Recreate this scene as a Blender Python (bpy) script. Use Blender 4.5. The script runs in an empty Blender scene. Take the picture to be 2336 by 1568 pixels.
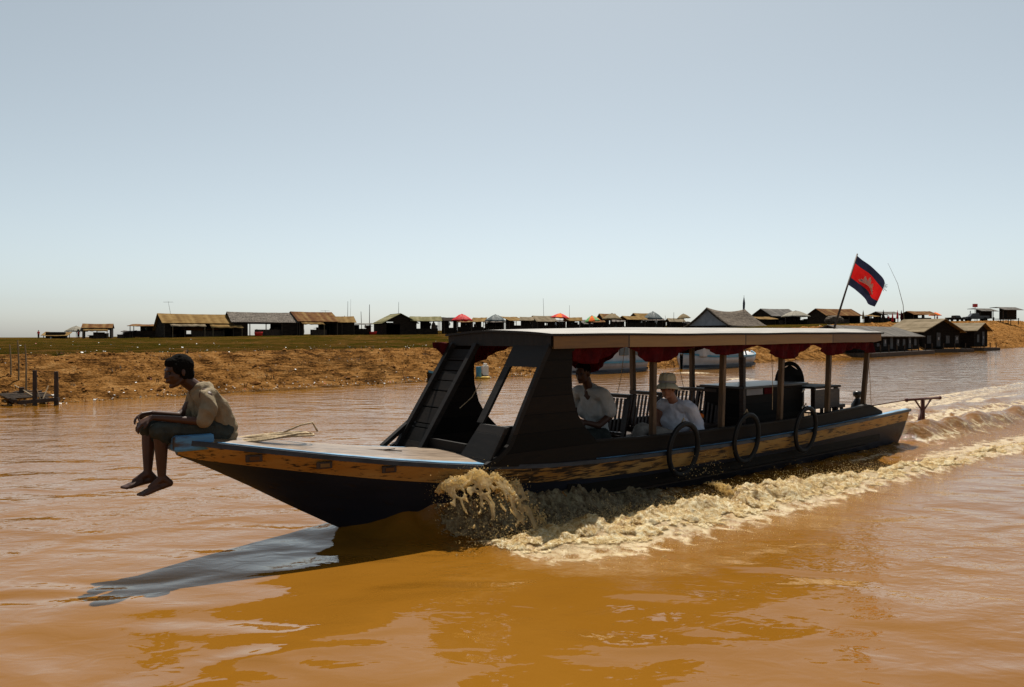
import bpy, bmesh, math, random
import numpy as np
from mathutils import Vector, Matrix, noise
random.seed(7)
rng = np.random.default_rng(7)
PI = math.pi
scene = bpy.context.scene
COL = scene.collection
V3 = Vector

# ------------------------------------------------------------------ camera numbers (used to convert a seen point at a known distance)
F, EYE, CX, YH = 1752.0, 1.65, 1168.0, 770.0
def at(x, y, Y):
    return V3(((x - CX) / F * Y, Y, EYE - (y - YH) * Y / F))
TH = math.atan(1.2)
EA = (math.sin(TH), math.cos(TH)); EN = (math.cos(TH), -math.sin(TH))
BOW = (-2.45, 5.6)
PHI = math.atan2(EA[1], EA[0])
BOATM = Matrix.Translation((BOW[0], BOW[1], 0)) @ Matrix.Rotation(PHI, 4, 'Z')
def bp(L, w, z): return V3((L, -w, z))            # boat frame: along, towards the camera side, up
def wg(L):                                         # half breadth at the gunwale
    if L <= 0: return .15
    if L < 3.4: return .15 + .62 * (1 - (1 - L / 3.4) ** 2) ** .9
    if L < 7: return .77
    return .77 - .12 * ((L - 7) / 3.7) ** 2
SL = [0, .19, .4, .69, 1.07, 1.48, 1.86, 2.27, 3.02, 3.6, 4.42, 5.7, 7.0, 9.67, 10.7]
SZ = [.90, .866, .829, .779, .714, .648, .595, .543, .488, .465, .445, .434, .442, .497, .515]
def zg(L): return float(np.interp(L, SL, SZ))      # sheer height
def zk(L): return float(np.interp(L, [0, .18, .51, .87, 1.31, 1.8, 2.6, 10.7], [.79, .70, .515, .298, .045, -.16, -.28, -.28]))
def hull_p(L):  return float(np.interp(L, [0, 1.5, 3.5, 10.7], [.95, .75, .34, .28]))
def hull_pt(L, t):
    return wg(L) * t ** hull_p(L), zk(L) + (zg(L) - zk(L)) * t

# ------------------------------------------------------------------ materials
def lin(c): return tuple(c) + (1.0,) if len(c) == 3 else c
def nodes(name):
    m = bpy.data.materials.new(name); m.use_nodes = True
    nt = m.node_tree; b = nt.nodes['Principled BSDF']
    return m, nt, b
def N(nt, t, **kw):
    n = nt.nodes.new(t)
    for k, v in kw.items():
        if k.startswith('i_'):
            n.inputs[k[2:].replace('_', ' ')].default_value = v
        else: setattr(n, k, v)
    return n
def ramp(nt, fac, stops):
    r = N(nt, 'ShaderNodeValToRGB'); e = r.color_ramp.elements
    while len(e) < len(stops): e.new(.5)
    for el, (p, c) in zip(e, stops): el.position = p; el.color = lin(c)
    nt.links.new(fac, r.inputs['Fac']); return r.outputs['Color']
def tcoord(nt, scale=(1, 1, 1), kind='Object'):
    tc = N(nt, 'ShaderNodeTexCoord'); mp = N(nt, 'ShaderNodeMapping'); mp.inputs['Scale'].default_value = scale
    nt.links.new(tc.outputs[kind], mp.inputs['Vector']); return mp.outputs['Vector']
def noise_tex(nt, vec, scale, detail=4, rough=.55, dist=0.0):
    n = N(nt, 'ShaderNodeTexNoise'); n.inputs['Scale'].default_value = scale; n.inputs['Detail'].default_value = detail
    n.inputs['Roughness'].default_value = rough; n.inputs['Distortion'].default_value = dist
    nt.links.new(vec, n.inputs['Vector']); return n.outputs['Fac']
def bump(nt, h, strength, dist, normal=None):
    b = N(nt, 'ShaderNodeBump'); b.inputs['Strength'].default_value = strength; b.inputs['Distance'].default_value = dist
    nt.links.new(h, b.inputs['Height'])
    if normal is not None: nt.links.new(normal, b.inputs['Normal'])
    return b.outputs['Normal']
def mathn(nt, op, a, b=None, c=None, clamp=False):
    n = N(nt, 'ShaderNodeMath', operation=op); n.use_clamp = clamp
    for i, v in enumerate((a, b, c)):
        if v is None: continue
        if isinstance(v, (int, float)): n.inputs[i].default_value = v
        else: nt.links.new(v, n.inputs[i])
    return n.outputs[0]
def mixc(nt, f, a, b):
    n = N(nt, 'ShaderNodeMix', data_type='RGBA')
    for i, v in ((0, f), (6, a), (7, b)):
        if isinstance(v, (int, float)): n.inputs[i].default_value = v
        elif isinstance(v, tuple): n.inputs[i].default_value = lin(v)
        else: nt.links.new(v, n.inputs[i])
    return n.outputs[2]
MATS = {}
def worn(name, c1, c2, scale=(1, 1, 1), ns=6, rough=.7, bs=.3, bd=.01, detail=5, lo=.35, hi=.65, spec=.3, c3=None):
    """two tone mottled surface"""
    if name in MATS: return MATS[name]
    m, nt, b = nodes(name); v = tcoord(nt, scale); f = noise_tex(nt, v, ns, detail)
    st = [(lo, c1), (hi, c2)]
    if c3: st = [(lo, c1), ((lo + hi) / 2, c2), (hi, c3)]
    nt.links.new(ramp(nt, f, st), b.inputs['Base Color'])
    b.inputs['Roughness'].default_value = rough; b.inputs['Specular IOR Level'].default_value = spec
    if bs: nt.links.new(bump(nt, f, bs, bd), b.inputs['Normal'])
    MATS[name] = m; return m
def corrugated(name, c1, c2, c3, freq, axis=0, rough=.6, spec=.3):
    if name in MATS: return MATS[name]
    m, nt, b = nodes(name); v = tcoord(nt)
    f = noise_tex(nt, v, 1.1, 5); f2 = noise_tex(nt, v, 9, 3)
    sx = N(nt, 'ShaderNodeSeparateXYZ'); nt.links.new(v, sx.inputs[0])
    pan = noise_tex(nt, tcoord(nt, (1.1, .01, .01)), 1.6, 0)
    mixf = mathn(nt, 'ADD', mathn(nt, 'MULTIPLY', f, .6), mathn(nt, 'MULTIPLY', pan, .4))
    nt.links.new(ramp(nt, mixf, [(.36, c1), (.5, c2), (.64, c3)]), b.inputs['Base Color'])
    w = mathn(nt, 'SINE', mathn(nt, 'MULTIPLY', sx.outputs[axis], freq))
    nt.links.new(bump(nt, mathn(nt, 'ADD', w, f2), .5, .02), b.inputs['Normal'])
    b.inputs['Roughness'].default_value = rough; b.inputs['Specular IOR Level'].default_value = spec
    MATS[name] = m; return m
def thatch(name, c1, c2, c3):
    if name in MATS: return MATS[name]
    m, nt, b = nodes(name)
    f = noise_tex(nt, tcoord(nt, (1, .35, .35)), 7, 6); g = noise_tex(nt, tcoord(nt, (.15, 1, 1)), 5, 3)
    k = mathn(nt, 'ADD', mathn(nt, 'MULTIPLY', f, .6), mathn(nt, 'MULTIPLY', g, .4))
    nt.links.new(ramp(nt, k, [(.38, c1), (.5, c2), (.62, c3)]), b.inputs['Base Color'])
    nt.links.new(bump(nt, k, .8, .08), b.inputs['Normal'])
    b.inputs['Roughness'].default_value = .9; b.inputs['Specular IOR Level'].default_value = .1
    MATS[name] = m; return m
def planks(name, c1, c2, c3, width, axis=1, rough=.6, spec=.4, grain=(1, 14, 14), gap=.08, paint=None):
    """boards of a given width, grain along the other axes; gap lines darker"""
    if name in MATS: return MATS[name]
    m, nt, b = nodes(name); v = tcoord(nt)
    sx = N(nt, 'ShaderNodeSeparateXYZ'); nt.links.new(v, sx.inputs[0])
    q = mathn(nt, 'DIVIDE', sx.outputs[axis], width)
    fl = mathn(nt, 'FLOOR', q); fr = mathn(nt, 'FRACT', q)
    wn = N(nt, 'ShaderNodeTexWhiteNoise', noise_dimensions='1D'); nt.links.new(fl, wn.inputs['W'])
    g = noise_tex(nt, tcoord(nt, grain), 3, 6, .6)
    k = mathn(nt, 'ADD', mathn(nt, 'MULTIPLY', g, .65), mathn(nt, 'MULTIPLY', wn.outputs['Value'], .35))
    col = ramp(nt, k, [(.3, c1), (.5, c2), (.72, c3)])
    edge = mathn(nt, 'LESS_THAN', fr, gap)
    col = mixc(nt, edge, col, tuple(x * .25 for x in c1))
    nt.links.new(col, b.inputs['Base Color'])
    h = mathn(nt, 'SUBTRACT', mathn(nt, 'MULTIPLY', g, .4), edge)
    nt.links.new(bump(nt, h, .5, .006), b.inputs['Normal'])
    rr = mathn(nt, 'ADD', mathn(nt, 'MULTIPLY', g, .3), rough - .15)
    nt.links.new(rr, b.inputs['Roughness']); b.inputs['Specular IOR Level'].default_value = spec
    MATS[name] = m; return m
def peeling(name, paint, paint2, under, lo=.42, hi=.5, rough=.55, ns=5, scale=(.5, 3, 3), zone=None):
    if name in MATS: return MATS[name]
    m, nt, b = nodes(name)
    f = noise_tex(nt, tcoord(nt, scale), ns, 8, .62); t = noise_tex(nt, tcoord(nt, (.6, 1, 2)), 3, 4)
    big = noise_tex(nt, tcoord(nt, (1, 1, 1)), 1.4, 2)
    k = mathn(nt, 'ADD', mathn(nt, 'MULTIPLY', f, .75), mathn(nt, 'MULTIPLY', big, .25))
    if zone:
        sx = N(nt, 'ShaderNodeSeparateXYZ'); nt.links.new(tcoord(nt), sx.inputs[0])
        q = mathn(nt, 'MULTIPLY', mathn(nt, 'SUBTRACT', sx.outputs[0], zone), 1.05)
        k = mathn(nt, 'SUBTRACT', k, mathn(nt, 'MULTIPLY', mathn(nt, 'EXPONENT', mathn(nt, 'MULTIPLY', mathn(nt, 'MULTIPLY', q, q), -1.0)), .085))
    msk = ramp(nt, k, [(lo, (0, 0, 0)), (hi, (1, 1, 1))])
    col = mixc(nt, msk, under, ramp(nt, t, [(.35, paint), (.65, paint2)]))
    nt.links.new(col, b.inputs['Base Color'])
    nt.links.new(bump(nt, mathn(nt, 'ADD', msk, mathn(nt, 'MULTIPLY', f, .5)), .4, .004), b.inputs['Normal'])
    b.inputs['Roughness'].default_value = rough; b.inputs['Specular IOR Level'].default_value = .35
    MATS[name] = m; return m
def cloth(name, c1, c2, transl=.0, rough=.85, ns=9):
    if name in MATS: return MATS[name]
    m, nt, b = nodes(name); v = tcoord(nt)
    f = noise_tex(nt, v, ns, 4); wv = noise_tex(nt, v, 160, 2)
    nt.links.new(ramp(nt, f, [(.35, c1), (.65, c2)]), b.inputs['Base Color'])
    wr = noise_tex(nt, tcoord(nt, (1, 1, .45)), 22, 3, .6, 1.2)
    nt.links.new(bump(nt, mathn(nt, 'ADD', mathn(nt, 'ADD', f, wr), mathn(nt, 'MULTIPLY', wv, .12)), .7, .016), b.inputs['Normal'])
    b.inputs['Roughness'].default_value = rough; b.inputs['Specular IOR Level'].default_value = .12
    if transl:
        tr = N(nt, 'ShaderNodeBsdfTranslucent'); nt.links.new(ramp(nt, f, [(.35, c1), (.65, c2)]), tr.inputs['Color'])
        mx = N(nt, 'ShaderNodeMixShader'); mx.inputs[0].default_value = transl
        nt.links.new(b.outputs[0], mx.inputs[1]); nt.links.new(tr.outputs[0], mx.inputs[2])
        nt.links.new(mx.outputs[0], nt.nodes['Material Output'].inputs['Surface'])
    MATS[name] = m; return m

# ------------------------------------------------------------------ mesh helpers
class MB:
    def __init__(s): s.v = []; s.f = []
    def add(s, vs, fs):
        o = len(s.v); s.v += [tuple(p) for p in vs]; s.f += [tuple(i + o for i in f) for f in fs]; return s
    def box(s, c, size, R=None):
        hx, hy, hz = (k / 2 for k in size); R = R or Matrix.Identity(3); c = V3(c)
        vs = [c + R @ V3((x, y, z)) for x in (-hx, hx) for y in (-hy, hy) for z in (-hz, hz)]
        return s.add(vs, [(0, 1, 3, 2), (4, 6, 7, 5), (0, 4, 5, 1), (2, 3, 7, 6), (0, 2, 6, 4), (1, 5, 7, 3)])
    def bar(s, p, q, a, b=None, up=(0, 0, 1)):
        p, q = V3(p), V3(q); b = a if b is None else b; d = (q - p).normalized(); up = V3(up)
        x = d.cross(up)
        if x.length < 1e-4: x = d.cross(V3((1, 0, 0)))
        x.normalize(); y = x.cross(d).normalized()
        vs = [e + x * (sx * a / 2) + y * (sy * b / 2) for e in (p, q) for sx, sy in ((-1, -1), (1, -1), (1, 1), (-1, 1))]
        return s.add(vs, [(0, 3, 2, 1), (4, 5, 6, 7), (0, 1, 5, 4), (1, 2, 6, 5), (2, 3, 7, 6), (3, 0, 4, 7)])
    def tube(s, pts, r, n=8, cap=True):
        pts = [V3(p) for p in pts]; m = len(pts); rs = r if isinstance(r, (list, tuple)) else [r] * m
        o = len(s.v); prev = None
        for i, p in enumerate(pts):
            d = (pts[min(i + 1, m - 1)] - pts[max(i - 1, 0)]).normalized()
            x = prev - d * prev.dot(d) if prev is not None else d.orthogonal()
            if x.length < 1e-6: x = d.orthogonal()
            x.normalize(); prev = x; y = d.cross(x)
            for k in range(n):
                t = 2 * PI * k / n; s.v.append(tuple(p + (x * math.cos(t) + y * math.sin(t)) * rs[i]))
        for i in range(m - 1):
            for k in range(n):
                a, b = o + i * n + k, o + i * n + (k + 1) % n; s.f.append((a, b, b + n, a + n))
        if cap: s.f.append(tuple(o + k for k in range(n))[::-1]); s.f.append(tuple(o + (m - 1) * n + k for k in range(n)))
        return s
    def grid(s, P, closed_u=False):
        nu, nv = len(P), len(P[0]); o = len(s.v)
        for row in P: s.v += [tuple(p) for p in row]
        for i in range(nu if closed_u else nu - 1):
            for j in range(nv - 1):
                a = o + i * nv + j; b = o + ((i + 1) % nu) * nv + j; s.f.append((a, b, b + 1, a + 1))
        return s
    def prism(s, poly, d):                        # polygon of points extruded by vector d
        n = len(poly); d = V3(d); vs = [V3(p) for p in poly] + [V3(p) + d for p in poly]
        return s.add(vs, [tuple(range(n))[::-1], tuple(range(n, 2 * n))] + [(i, (i + 1) % n, (i + 1) % n + n, i + n) for i in range(n)])
    def ball(s, c, r, nu=10, nv=7, R=None):
        r = (r, r, r) if isinstance(r, (int, float)) else r; c = V3(c); o = len(s.v); R = R or Matrix.Identity(3)
        s.v.append(tuple(c + R @ V3((0, 0, r[2]))))
        for j in range(1, nv):
            t = PI * j / nv
            for i in range(nu):
                p = 2 * PI * i / nu; s.v.append(tuple(c + R @ V3((r[0] * math.sin(t) * math.cos(p), r[1] * math.sin(t) * math.sin(p), r[2] * math.cos(t)))))
        s.v.append(tuple(c + R @ V3((0, 0, -r[2])))); e = len(s.v) - 1
        for i in range(nu): s.f.append((o, o + 1 + i, o + 1 + (i + 1) % nu)); s.f.append((e, e - nu + (i + 1) % nu, e - nu + i))
        for j in range(nv - 2):
            for i in range(nu):
                a = o + 1 + j * nu + i; b = o + 1 + j * nu + (i + 1) % nu; s.f.append((a, a + nu, b + nu, b))
        return s
    def limb(s, p, q, r0, r1, n=10):              # tapered capsule
        s.ball(p, r0, n, 7); s.ball(q, r1, n, 7); s.tube([p, q], [r0, r1], n); return s
    def chain(s, pts, rs, n=10):
        for i in range(len(pts) - 1): s.limb(pts[i], pts[i + 1], rs[i], rs[i + 1], n)
        return s
    def lathe(s, prof, n=16, c=(0, 0, 0)):
        P = [[(c[0] + r * math.cos(2 * PI * k / n), c[1] + r * math.sin(2 * PI * k / n), c[2] + z) for r, z in prof] for k in range(n)]
        return s.grid(P, True)
    def mesh(s, name):
        me = bpy.data.meshes.new(name); me.from_pydata(s.v, [], s.f); me.validate(); me.update(); return me
    def build(s, name, mat, parent=None, smooth=False, bevel=0, fix=True):
        me = s.mesh(name)
        if fix:
            bm = bmesh.new(); bm.from_mesh(me); bmesh.ops.recalc_face_normals(bm, faces=bm.faces); bm.to_mesh(me); bm.free()
        o = bpy.data.objects.new(name, me); COL.objects.link(o)
        if mat: me.materials.append(mat)
        if smooth:
            me.polygons.foreach_set('use_smooth', [True] * len(me.polygons))
        if bevel:
            b = o.modifiers.new('bevel', 'BEVEL'); b.width = bevel; b.segments = 2; b.limit_method = 'ANGLE'
        if parent is not None: o.parent = parent
        return o
def fuse(mb, name, mat, voxel, parent=None, smooth_it=4, disp=None):
    """union overlapping solids into one continuous skin"""
    me = mb.mesh(name); o = bpy.data.objects.new(name, me); COL.objects.link(o)
    r = o.modifiers.new('r', 'REMESH'); r.mode = 'VOXEL'; r.voxel_size = voxel; r.use_smooth_shade = True
    if smooth_it: sm = o.modifiers.new('s', 'SMOOTH'); sm.iterations = smooth_it; sm.factor = .5
    dg = bpy.context.evaluated_depsgraph_get(); dg.update()
    new = bpy.data.meshes.new_from_object(o.evaluated_get(dg)); o.modifiers.clear(); o.data = new; bpy.data.meshes.remove(me)
    new.name = name
    if disp:
        n = len(new.vertices); co = np.empty(n * 3); new.vertices.foreach_get('co', co); nr = np.empty(n * 3); new.vertices.foreach_get('normal', nr)
        co = co.reshape(-1, 3); nr = nr.reshape(-1, 3); d = np.array([disp(V3(p)) for p in co])
        co += nr * d[:, None]; new.vertices.foreach_set('co', co.ravel()); new.update()
    new.polygons.foreach_set('use_smooth', [True] * len(new.polygons))
    new.materials.clear(); new.materials.append(mat)
    if parent is not None: o.parent = parent
    return o
def tag(o, label=None, cat=None, group=None, kind=None):
    if label: o['label'] = label
    if cat: o['category'] = cat
    if group: o['group'] = group
    if kind: o['kind'] = kind
    return o
def thing(name, label, cat, M=None, group=None):
    o = bpy.data.objects.new(name, None); COL.objects.link(o); o.empty_display_size = .2
    if M is not None: o.matrix_world = M
    return tag(o, label, cat, group)
def TR(p, rz=0): return Matrix.Translation(V3(p)) @ Matrix.Rotation(rz, 4, 'Z')
def copy_thing(o, M, label=None):
    c = o.copy(); COL.objects.link(c); c.matrix_world = M
    if label: c['label'] = label
    for ch in o.children:
        d = ch.copy(); COL.objects.link(d); d.parent = c
        for g in ch.children:
            e = g.copy(); COL.objects.link(e); e.parent = d
    return c

# ------------------------------------------------------------------ material set
M_navy = peeling('navy_hull_paint', (.006, .009, .018), (.011, .015, .028), (.012, .008, .006), .36, .46)
M_yellow = peeling('yellow_strake_paint', (.32, .16, .035), (.38, .235, .08), (.035, .022, .012), .41, .47, ns=9, scale=(.5, 3, 6), zone=3.1)
M_blue = peeling('blue_trim_paint', (.09, .22, .36), (.14, .3, .45), (.06, .05, .045), .4, .5, rough=.4)
M_rub = worn('dark_rail_wood', (.012, .014, .018), (.035, .04, .05), (1, 4, 4), 5, rough=.5)
M_deck = planks('deck_planks', (.13, .085, .05), (.24, .17, .11), (.34, .26, .18), .13, 1, rough=.36, spec=.6, gap=.06)
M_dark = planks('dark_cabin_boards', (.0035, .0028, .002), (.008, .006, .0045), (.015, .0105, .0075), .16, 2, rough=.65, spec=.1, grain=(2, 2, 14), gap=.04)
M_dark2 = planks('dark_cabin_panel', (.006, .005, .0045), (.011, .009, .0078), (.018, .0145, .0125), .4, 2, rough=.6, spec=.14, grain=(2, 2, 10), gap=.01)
M_post = worn('post_wood', (.05, .03, .016), (.12, .075, .04), (4, 4, .6), 6, rough=.6)
M_fascia = planks('fascia_boards', (.14, .07, .018), (.21, .112, .032), (.28, .165, .058), 2.0, 0, rough=.55, grain=(.8, 8, 12), gap=.01)
M_rooftop = worn('pale_roof_sheet', (.17, .15, .12), (.27, .245, .205), (.6, 2, 2), 3, rough=.45, bs=.4, bd=.02, spec=.5)
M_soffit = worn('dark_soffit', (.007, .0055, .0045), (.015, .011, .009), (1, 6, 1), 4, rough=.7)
M_red = cloth('red_valance_cloth', (.05, .0025, .004), (.095, .005, .007), .22)
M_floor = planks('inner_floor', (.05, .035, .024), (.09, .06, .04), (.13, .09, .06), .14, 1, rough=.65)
M_chair = worn('chair_wood', (.014, .008, .006), (.04, .02, .012), (2, 2, 8), 5, rough=.45)
M_black = worn('black_plastic', (.008, .008, .008), (.016, .015, .015), ns=4, rough=.35)
M_tyre = worn('tyre_rubber', (.005, .005, .005), (.012, .011, .01), ns=20, rough=.75)
M_rope = worn('rope_fibre', (.26, .19, .11), (.45, .35, .22), ns=60, rough=.9, bd=.004)
M_pole = worn('dark_pole', (.02, .012, .008), (.05, .03, .02), (3, 3, 1), 5, rough=.6)
M_skin = worn('brown_skin', (.038, .015, .008), (.062, .025, .013), ns=5, rough=.5, bs=.1, bd=.003)
M_skinp = worn('fair_skin', (.22, .1, .065), (.3, .15, .1), ns=5, rough=.5, bs=.1, bd=.003)
M_hair = worn('black_hair', (.003, .0025, .002), (.008, .007, .006), (60, 60, 14), 6, rough=.95, bs=.3, bd=.003, spec=.04)
M_shirt = cloth('beige_shirt_cloth', (.19, .15, .095), (.27, .215, .14), .1)
M_shorts = cloth('dark_shorts_cloth', (.018, .022, .02), (.04, .044, .038))
M_white = cloth('white_shirt_cloth', (.52, .54, .62), (.62, .64, .72), .12)
M_grey = cloth('pale_grey_shirt_cloth', (.34, .35, .34), (.44, .45, .44), .1)
M_trous = cloth('khaki_trouser_cloth', (.16, .14, .12), (.26, .23, .2))
M_hat = cloth('cream_hat_cloth', (.45, .43, .31), (.56, .53, .40), .15)
M_orange = cloth('orange_cloth', (.7, .1, .01), (.85, .2, .03))
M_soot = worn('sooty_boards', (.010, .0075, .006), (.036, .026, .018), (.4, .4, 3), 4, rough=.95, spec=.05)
M_timb = worn('weathered_timber', (.03, .02, .013), (.075, .052, .035), (2, 2, .5), 5, rough=.85)
M_tan = corrugated('tan_sheet_roof', (.11, .062, .02), (.165, .10, .034), (.21, .135, .052), 40, rough=.95, spec=.05)
M_rust = corrugated('rusty_sheet_roof', (.07, .027, .010), (.12, .055, .019), (.18, .11, .042), 40, rough=.95, spec=.05)
M_gthatch = thatch('grey_thatch', (.04, .032, .026), (.10, .085, .07), (.18, .155, .13))
M_bthatch = thatch('brown_thatch', (.035, .026, .019), (.08, .062, .046), (.13, .105, .08))
M_gsheet = corrugated('grey_sheet_roof', (.07, .066, .06), (.11, .10, .09), (.15, .14, .125), 30, rough=.95, spec=.05)
M_tsheet = corrugated('pale_tan_sheet', (.11, .085, .052), (.165, .13, .083), (.21, .165, .112), 30, rough=.95, spec=.05)
M_yroof = corrugated('yellowish_roof', (.10, .092, .042), (.155, .14, .07), (.21, .19, .11), 12, rough=.95, spec=.05)
M_tarpb = cloth('blue_grey_tarp', (.1, .12, .125), (.17, .2, .2), .3, .5, 2)
M_tarpr = cloth('red_tarp', (.5, .015, .02), (.68, .03, .03), .3, .6, 2)
M_tarpw = cloth('cream_canvas', (.28, .255, .2), (.36, .33, .26), .35, .7, 2)
M_tarpt = cloth('tan_canvas', (.24, .17, .08), (.31, .23, .12), .35, .7, 2)
M_whitep = worn('white_paint', (.3, .31, .32), (.4, .41, .42), ns=2, rough=.5)
M_glassd = worn('dark_window', (.01, .012, .014), (.02, .024, .028), ns=2, rough=.15, bs=0, spec=.5)
M_greyp = worn('grey_gable', (.2, .21, .23), (.28, .29, .31), ns=2, rough=.7)
M_redp = worn('red_plastic', (.45, .015, .012), (.55, .03, .02), ns=3, rough=.4)
M_bluep = worn('blue_plastic', (.03, .16, .26), (.05, .22, .34), ns=3, rough=.4)
M_whitepl = worn('white_plastic', (.55, .55, .52), (.7, .7, .66), ns=3, rough=.4)
M_bamboo = worn('bamboo', (.13, .09, .045), (.22, .16, .085), (3, 3, 1), 4, rough=.6)
SKY_STRENGTH, SUN_STRENGTH, EXPOSURE = .085, 5.0, .5
# ================================================================== SETTING: sky, sun, land, water
SUN_EL, SUN_AZ = math.radians(60), math.radians(6)        # azimuth from +Y towards +X
w_ = bpy.data.worlds.new('World'); scene.world = w_; w_.use_nodes = True
nt = w_.node_tree; bg = nt.nodes['Background']
sky = nt.nodes.new('ShaderNodeTexSky'); sky.sky_type = 'NISHITA'; sky.sun_disc = False
sky.sun_elevation = SUN_EL; sky.sun_rotation = SUN_AZ; sky.altitude = 10
sky.air_density = .7; sky.dust_density = 1.1; sky.ozone_density = 1.0
hs = nt.nodes.new('ShaderNodeHueSaturation'); hs.inputs['Saturation'].default_value = .48; hs.inputs['Hue'].default_value = .484; nt.links.new(sky.outputs[0], hs.inputs['Color'])
tn = nt.nodes.new('ShaderNodeMix'); tn.data_type = 'RGBA'; tn.blend_type = 'MULTIPLY'; tn.inputs[0].default_value = 1; tn.inputs[7].default_value = (.975, 1.0, .965, 1)
nt.links.new(hs.outputs[0], tn.inputs[6]); nt.links.new(tn.outputs[2], bg.inputs['Color']); bg.inputs['Strength'].default_value = SKY_STRENGTH
sl = bpy.data.lights.new('sun', 'SUN'); sl.energy = SUN_STRENGTH; sl.angle = math.radians(.5); sl.color = (1, .93, .82)
so = bpy.data.objects.new('sun', sl); COL.objects.link(so)
sd = V3((math.sin(SUN_AZ) * math.cos(SUN_EL), math.cos(SUN_AZ) * math.cos(SUN_EL), math.sin(SUN_EL)))
so.rotation_euler = sd.to_track_quat('Z', 'Y').to_euler(); so.location = sd * 40

# ---- numpy noise
_perm = rng.random((256, 256))
def vnoise(x, y):
    xi = np.floor(x).astype(int); yi = np.floor(y).astype(int); fx = x - xi; fy = y - yi
    fx = fx * fx * (3 - 2 * fx); fy = fy * fy * (3 - 2 * fy)
    g = lambda a, b: _perm[a & 255, b & 255]
    return (g(xi, yi) * (1 - fx) + g(xi + 1, yi) * fx) * (1 - fy) + (g(xi, yi + 1) * (1 - fx) + g(xi + 1, yi + 1) * fx) * fy
def fbm(x, y, o=4, lac=2.03, gain=.5):
    a, s, t = 1.0, 0.0, 0.0
    for k in range(o):
        s = s + a * (vnoise(x + 17.3 * k, y - 9.1 * k) - .5); t += a; x = x * lac; y = y * lac; a *= gain
    return s / t * 2
def sstep(a, b, x): t = np.clip((x - a) / (b - a), 0, 1); return t * t * (3 - 2 * t)
def growing(lo, hi, step, far, ratio=1.12, steps=None):
    """dense between lo and hi, spacing growing outwards to +-far"""
    c = list(np.arange(lo, hi, step)); st = step; x = hi
    while x < far: c.append(x); st *= ratio; x += st
    c.append(far); st = step; x = lo; pre = []
    while x > -far: st *= ratio; x -= st; pre.append(x)
    return np.array(pre[::-1] + c)
def gridmesh(name, X, Y, Zz, mat, attrs=None):
    nu, nv = X.shape
    me = bpy.data.meshes.new(name); me.vertices.add(nu * nv)
    me.vertices.foreach_set('co', np.stack([X, Y, Zz], -1).reshape(-1))
    i = np.arange((nu - 1) * (nv - 1)); r = i // (nv - 1); c = i % (nv - 1); a = r * nv + c
    q = np.stack([a, a + nv, a + nv + 1, a + 1], -1)
    me.loops.add(q.size); me.loops.foreach_set('vertex_index', q.reshape(-1))
    me.polygons.add(len(q)); me.polygons.foreach_set('loop_start', np.arange(len(q)) * 4)
    me.polygons.foreach_set('use_smooth', np.ones(len(q), bool)); me.update(calc_edges=True)
    for k, v in (attrs or {}).items():
        at_ = me.attributes.new(k, 'FLOAT', 'POINT'); at_.data.foreach_set('value', np.ascontiguousarray(v, dtype=np.float32).reshape(-1))
    me.materials.append(mat)
    o = bpy.data.objects.new(name, me); COL.objects.link(o); return o

# ---- the river bank: s runs along the waterline away from us, d inland
P0 = (-2.8, 28.8); BT = math.atan(.892); ES = (math.sin(BT), math.cos(BT)); NB = (-ES[1], ES[0])
def sd_of(x, y): return (x - P0[0]) * ES[0] + (y - P0[1]) * ES[1], (x - P0[0]) * NB[0] + (y - P0[1]) * NB[1]
def xy_of(s, d): return P0[0] + s * ES[0] + d * NB[0], P0[1] + s * ES[1] + d * NB[1]
def zc(s): return np.interp(s, [10, 77, 235], [1.15, 3.25, 6.4])
def zp(s): return np.interp(s, [0, 11, 24, 32, 53, 66, 92, 120, 240], [1.2, 1.36, 1.5, 1.76, 2.0, 2.15, 3.05, 3.6, 6.5])
def bank_z(s, d):
    c = zc(s); dc = 4 + (c - 1.15) * 2.6
    dd = d + .25 * fbm(s * .35, d * .02 + 3, 3)
    t = np.clip(dd / dc, -2, 1)
    face = np.where(t < 0, t * .9, c * np.clip(t, 0, 1) ** .92)
    lip = c + (zp(s) - c) * sstep(0, 60, dd - dc); lip = lip + (1.35 - lip) * sstep(105, 190, d)
    z = np.where(dd < dc, face, lip)
    fm = sstep(-.1, .25, t) * (1 - sstep(1.0, 1.06, dd / dc))
    led = np.abs(((dd * 1.35 + .9 * fbm(s * .25, d * .4, 3)) % 1.0) - .5) * 2
    z = z + fm * (.085 * led + .15 * fbm(s * .9, d * 1.8, 4) + .10 * fbm(s * 4.0, d * 6, 3) - .12 * np.clip(1 - 5 * np.abs(fbm(s * .55 + .3 * fbm(s * 2, d, 2), d * .12 + 8, 2)), 0, 1)) * np.clip(c / 1.6, .8, 1.5)
    z = z + (1 - fm) * sstep(0, .5, t) * (.09 * fbm(s * .12, d * .2, 3) + .03 * fbm(s * 1.5, d * 1.5, 2))
    return z
def land(x, y):
    s, d = sd_of(x, y); return float(bank_z(np.array([s]), np.array([d]))[0])

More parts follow.
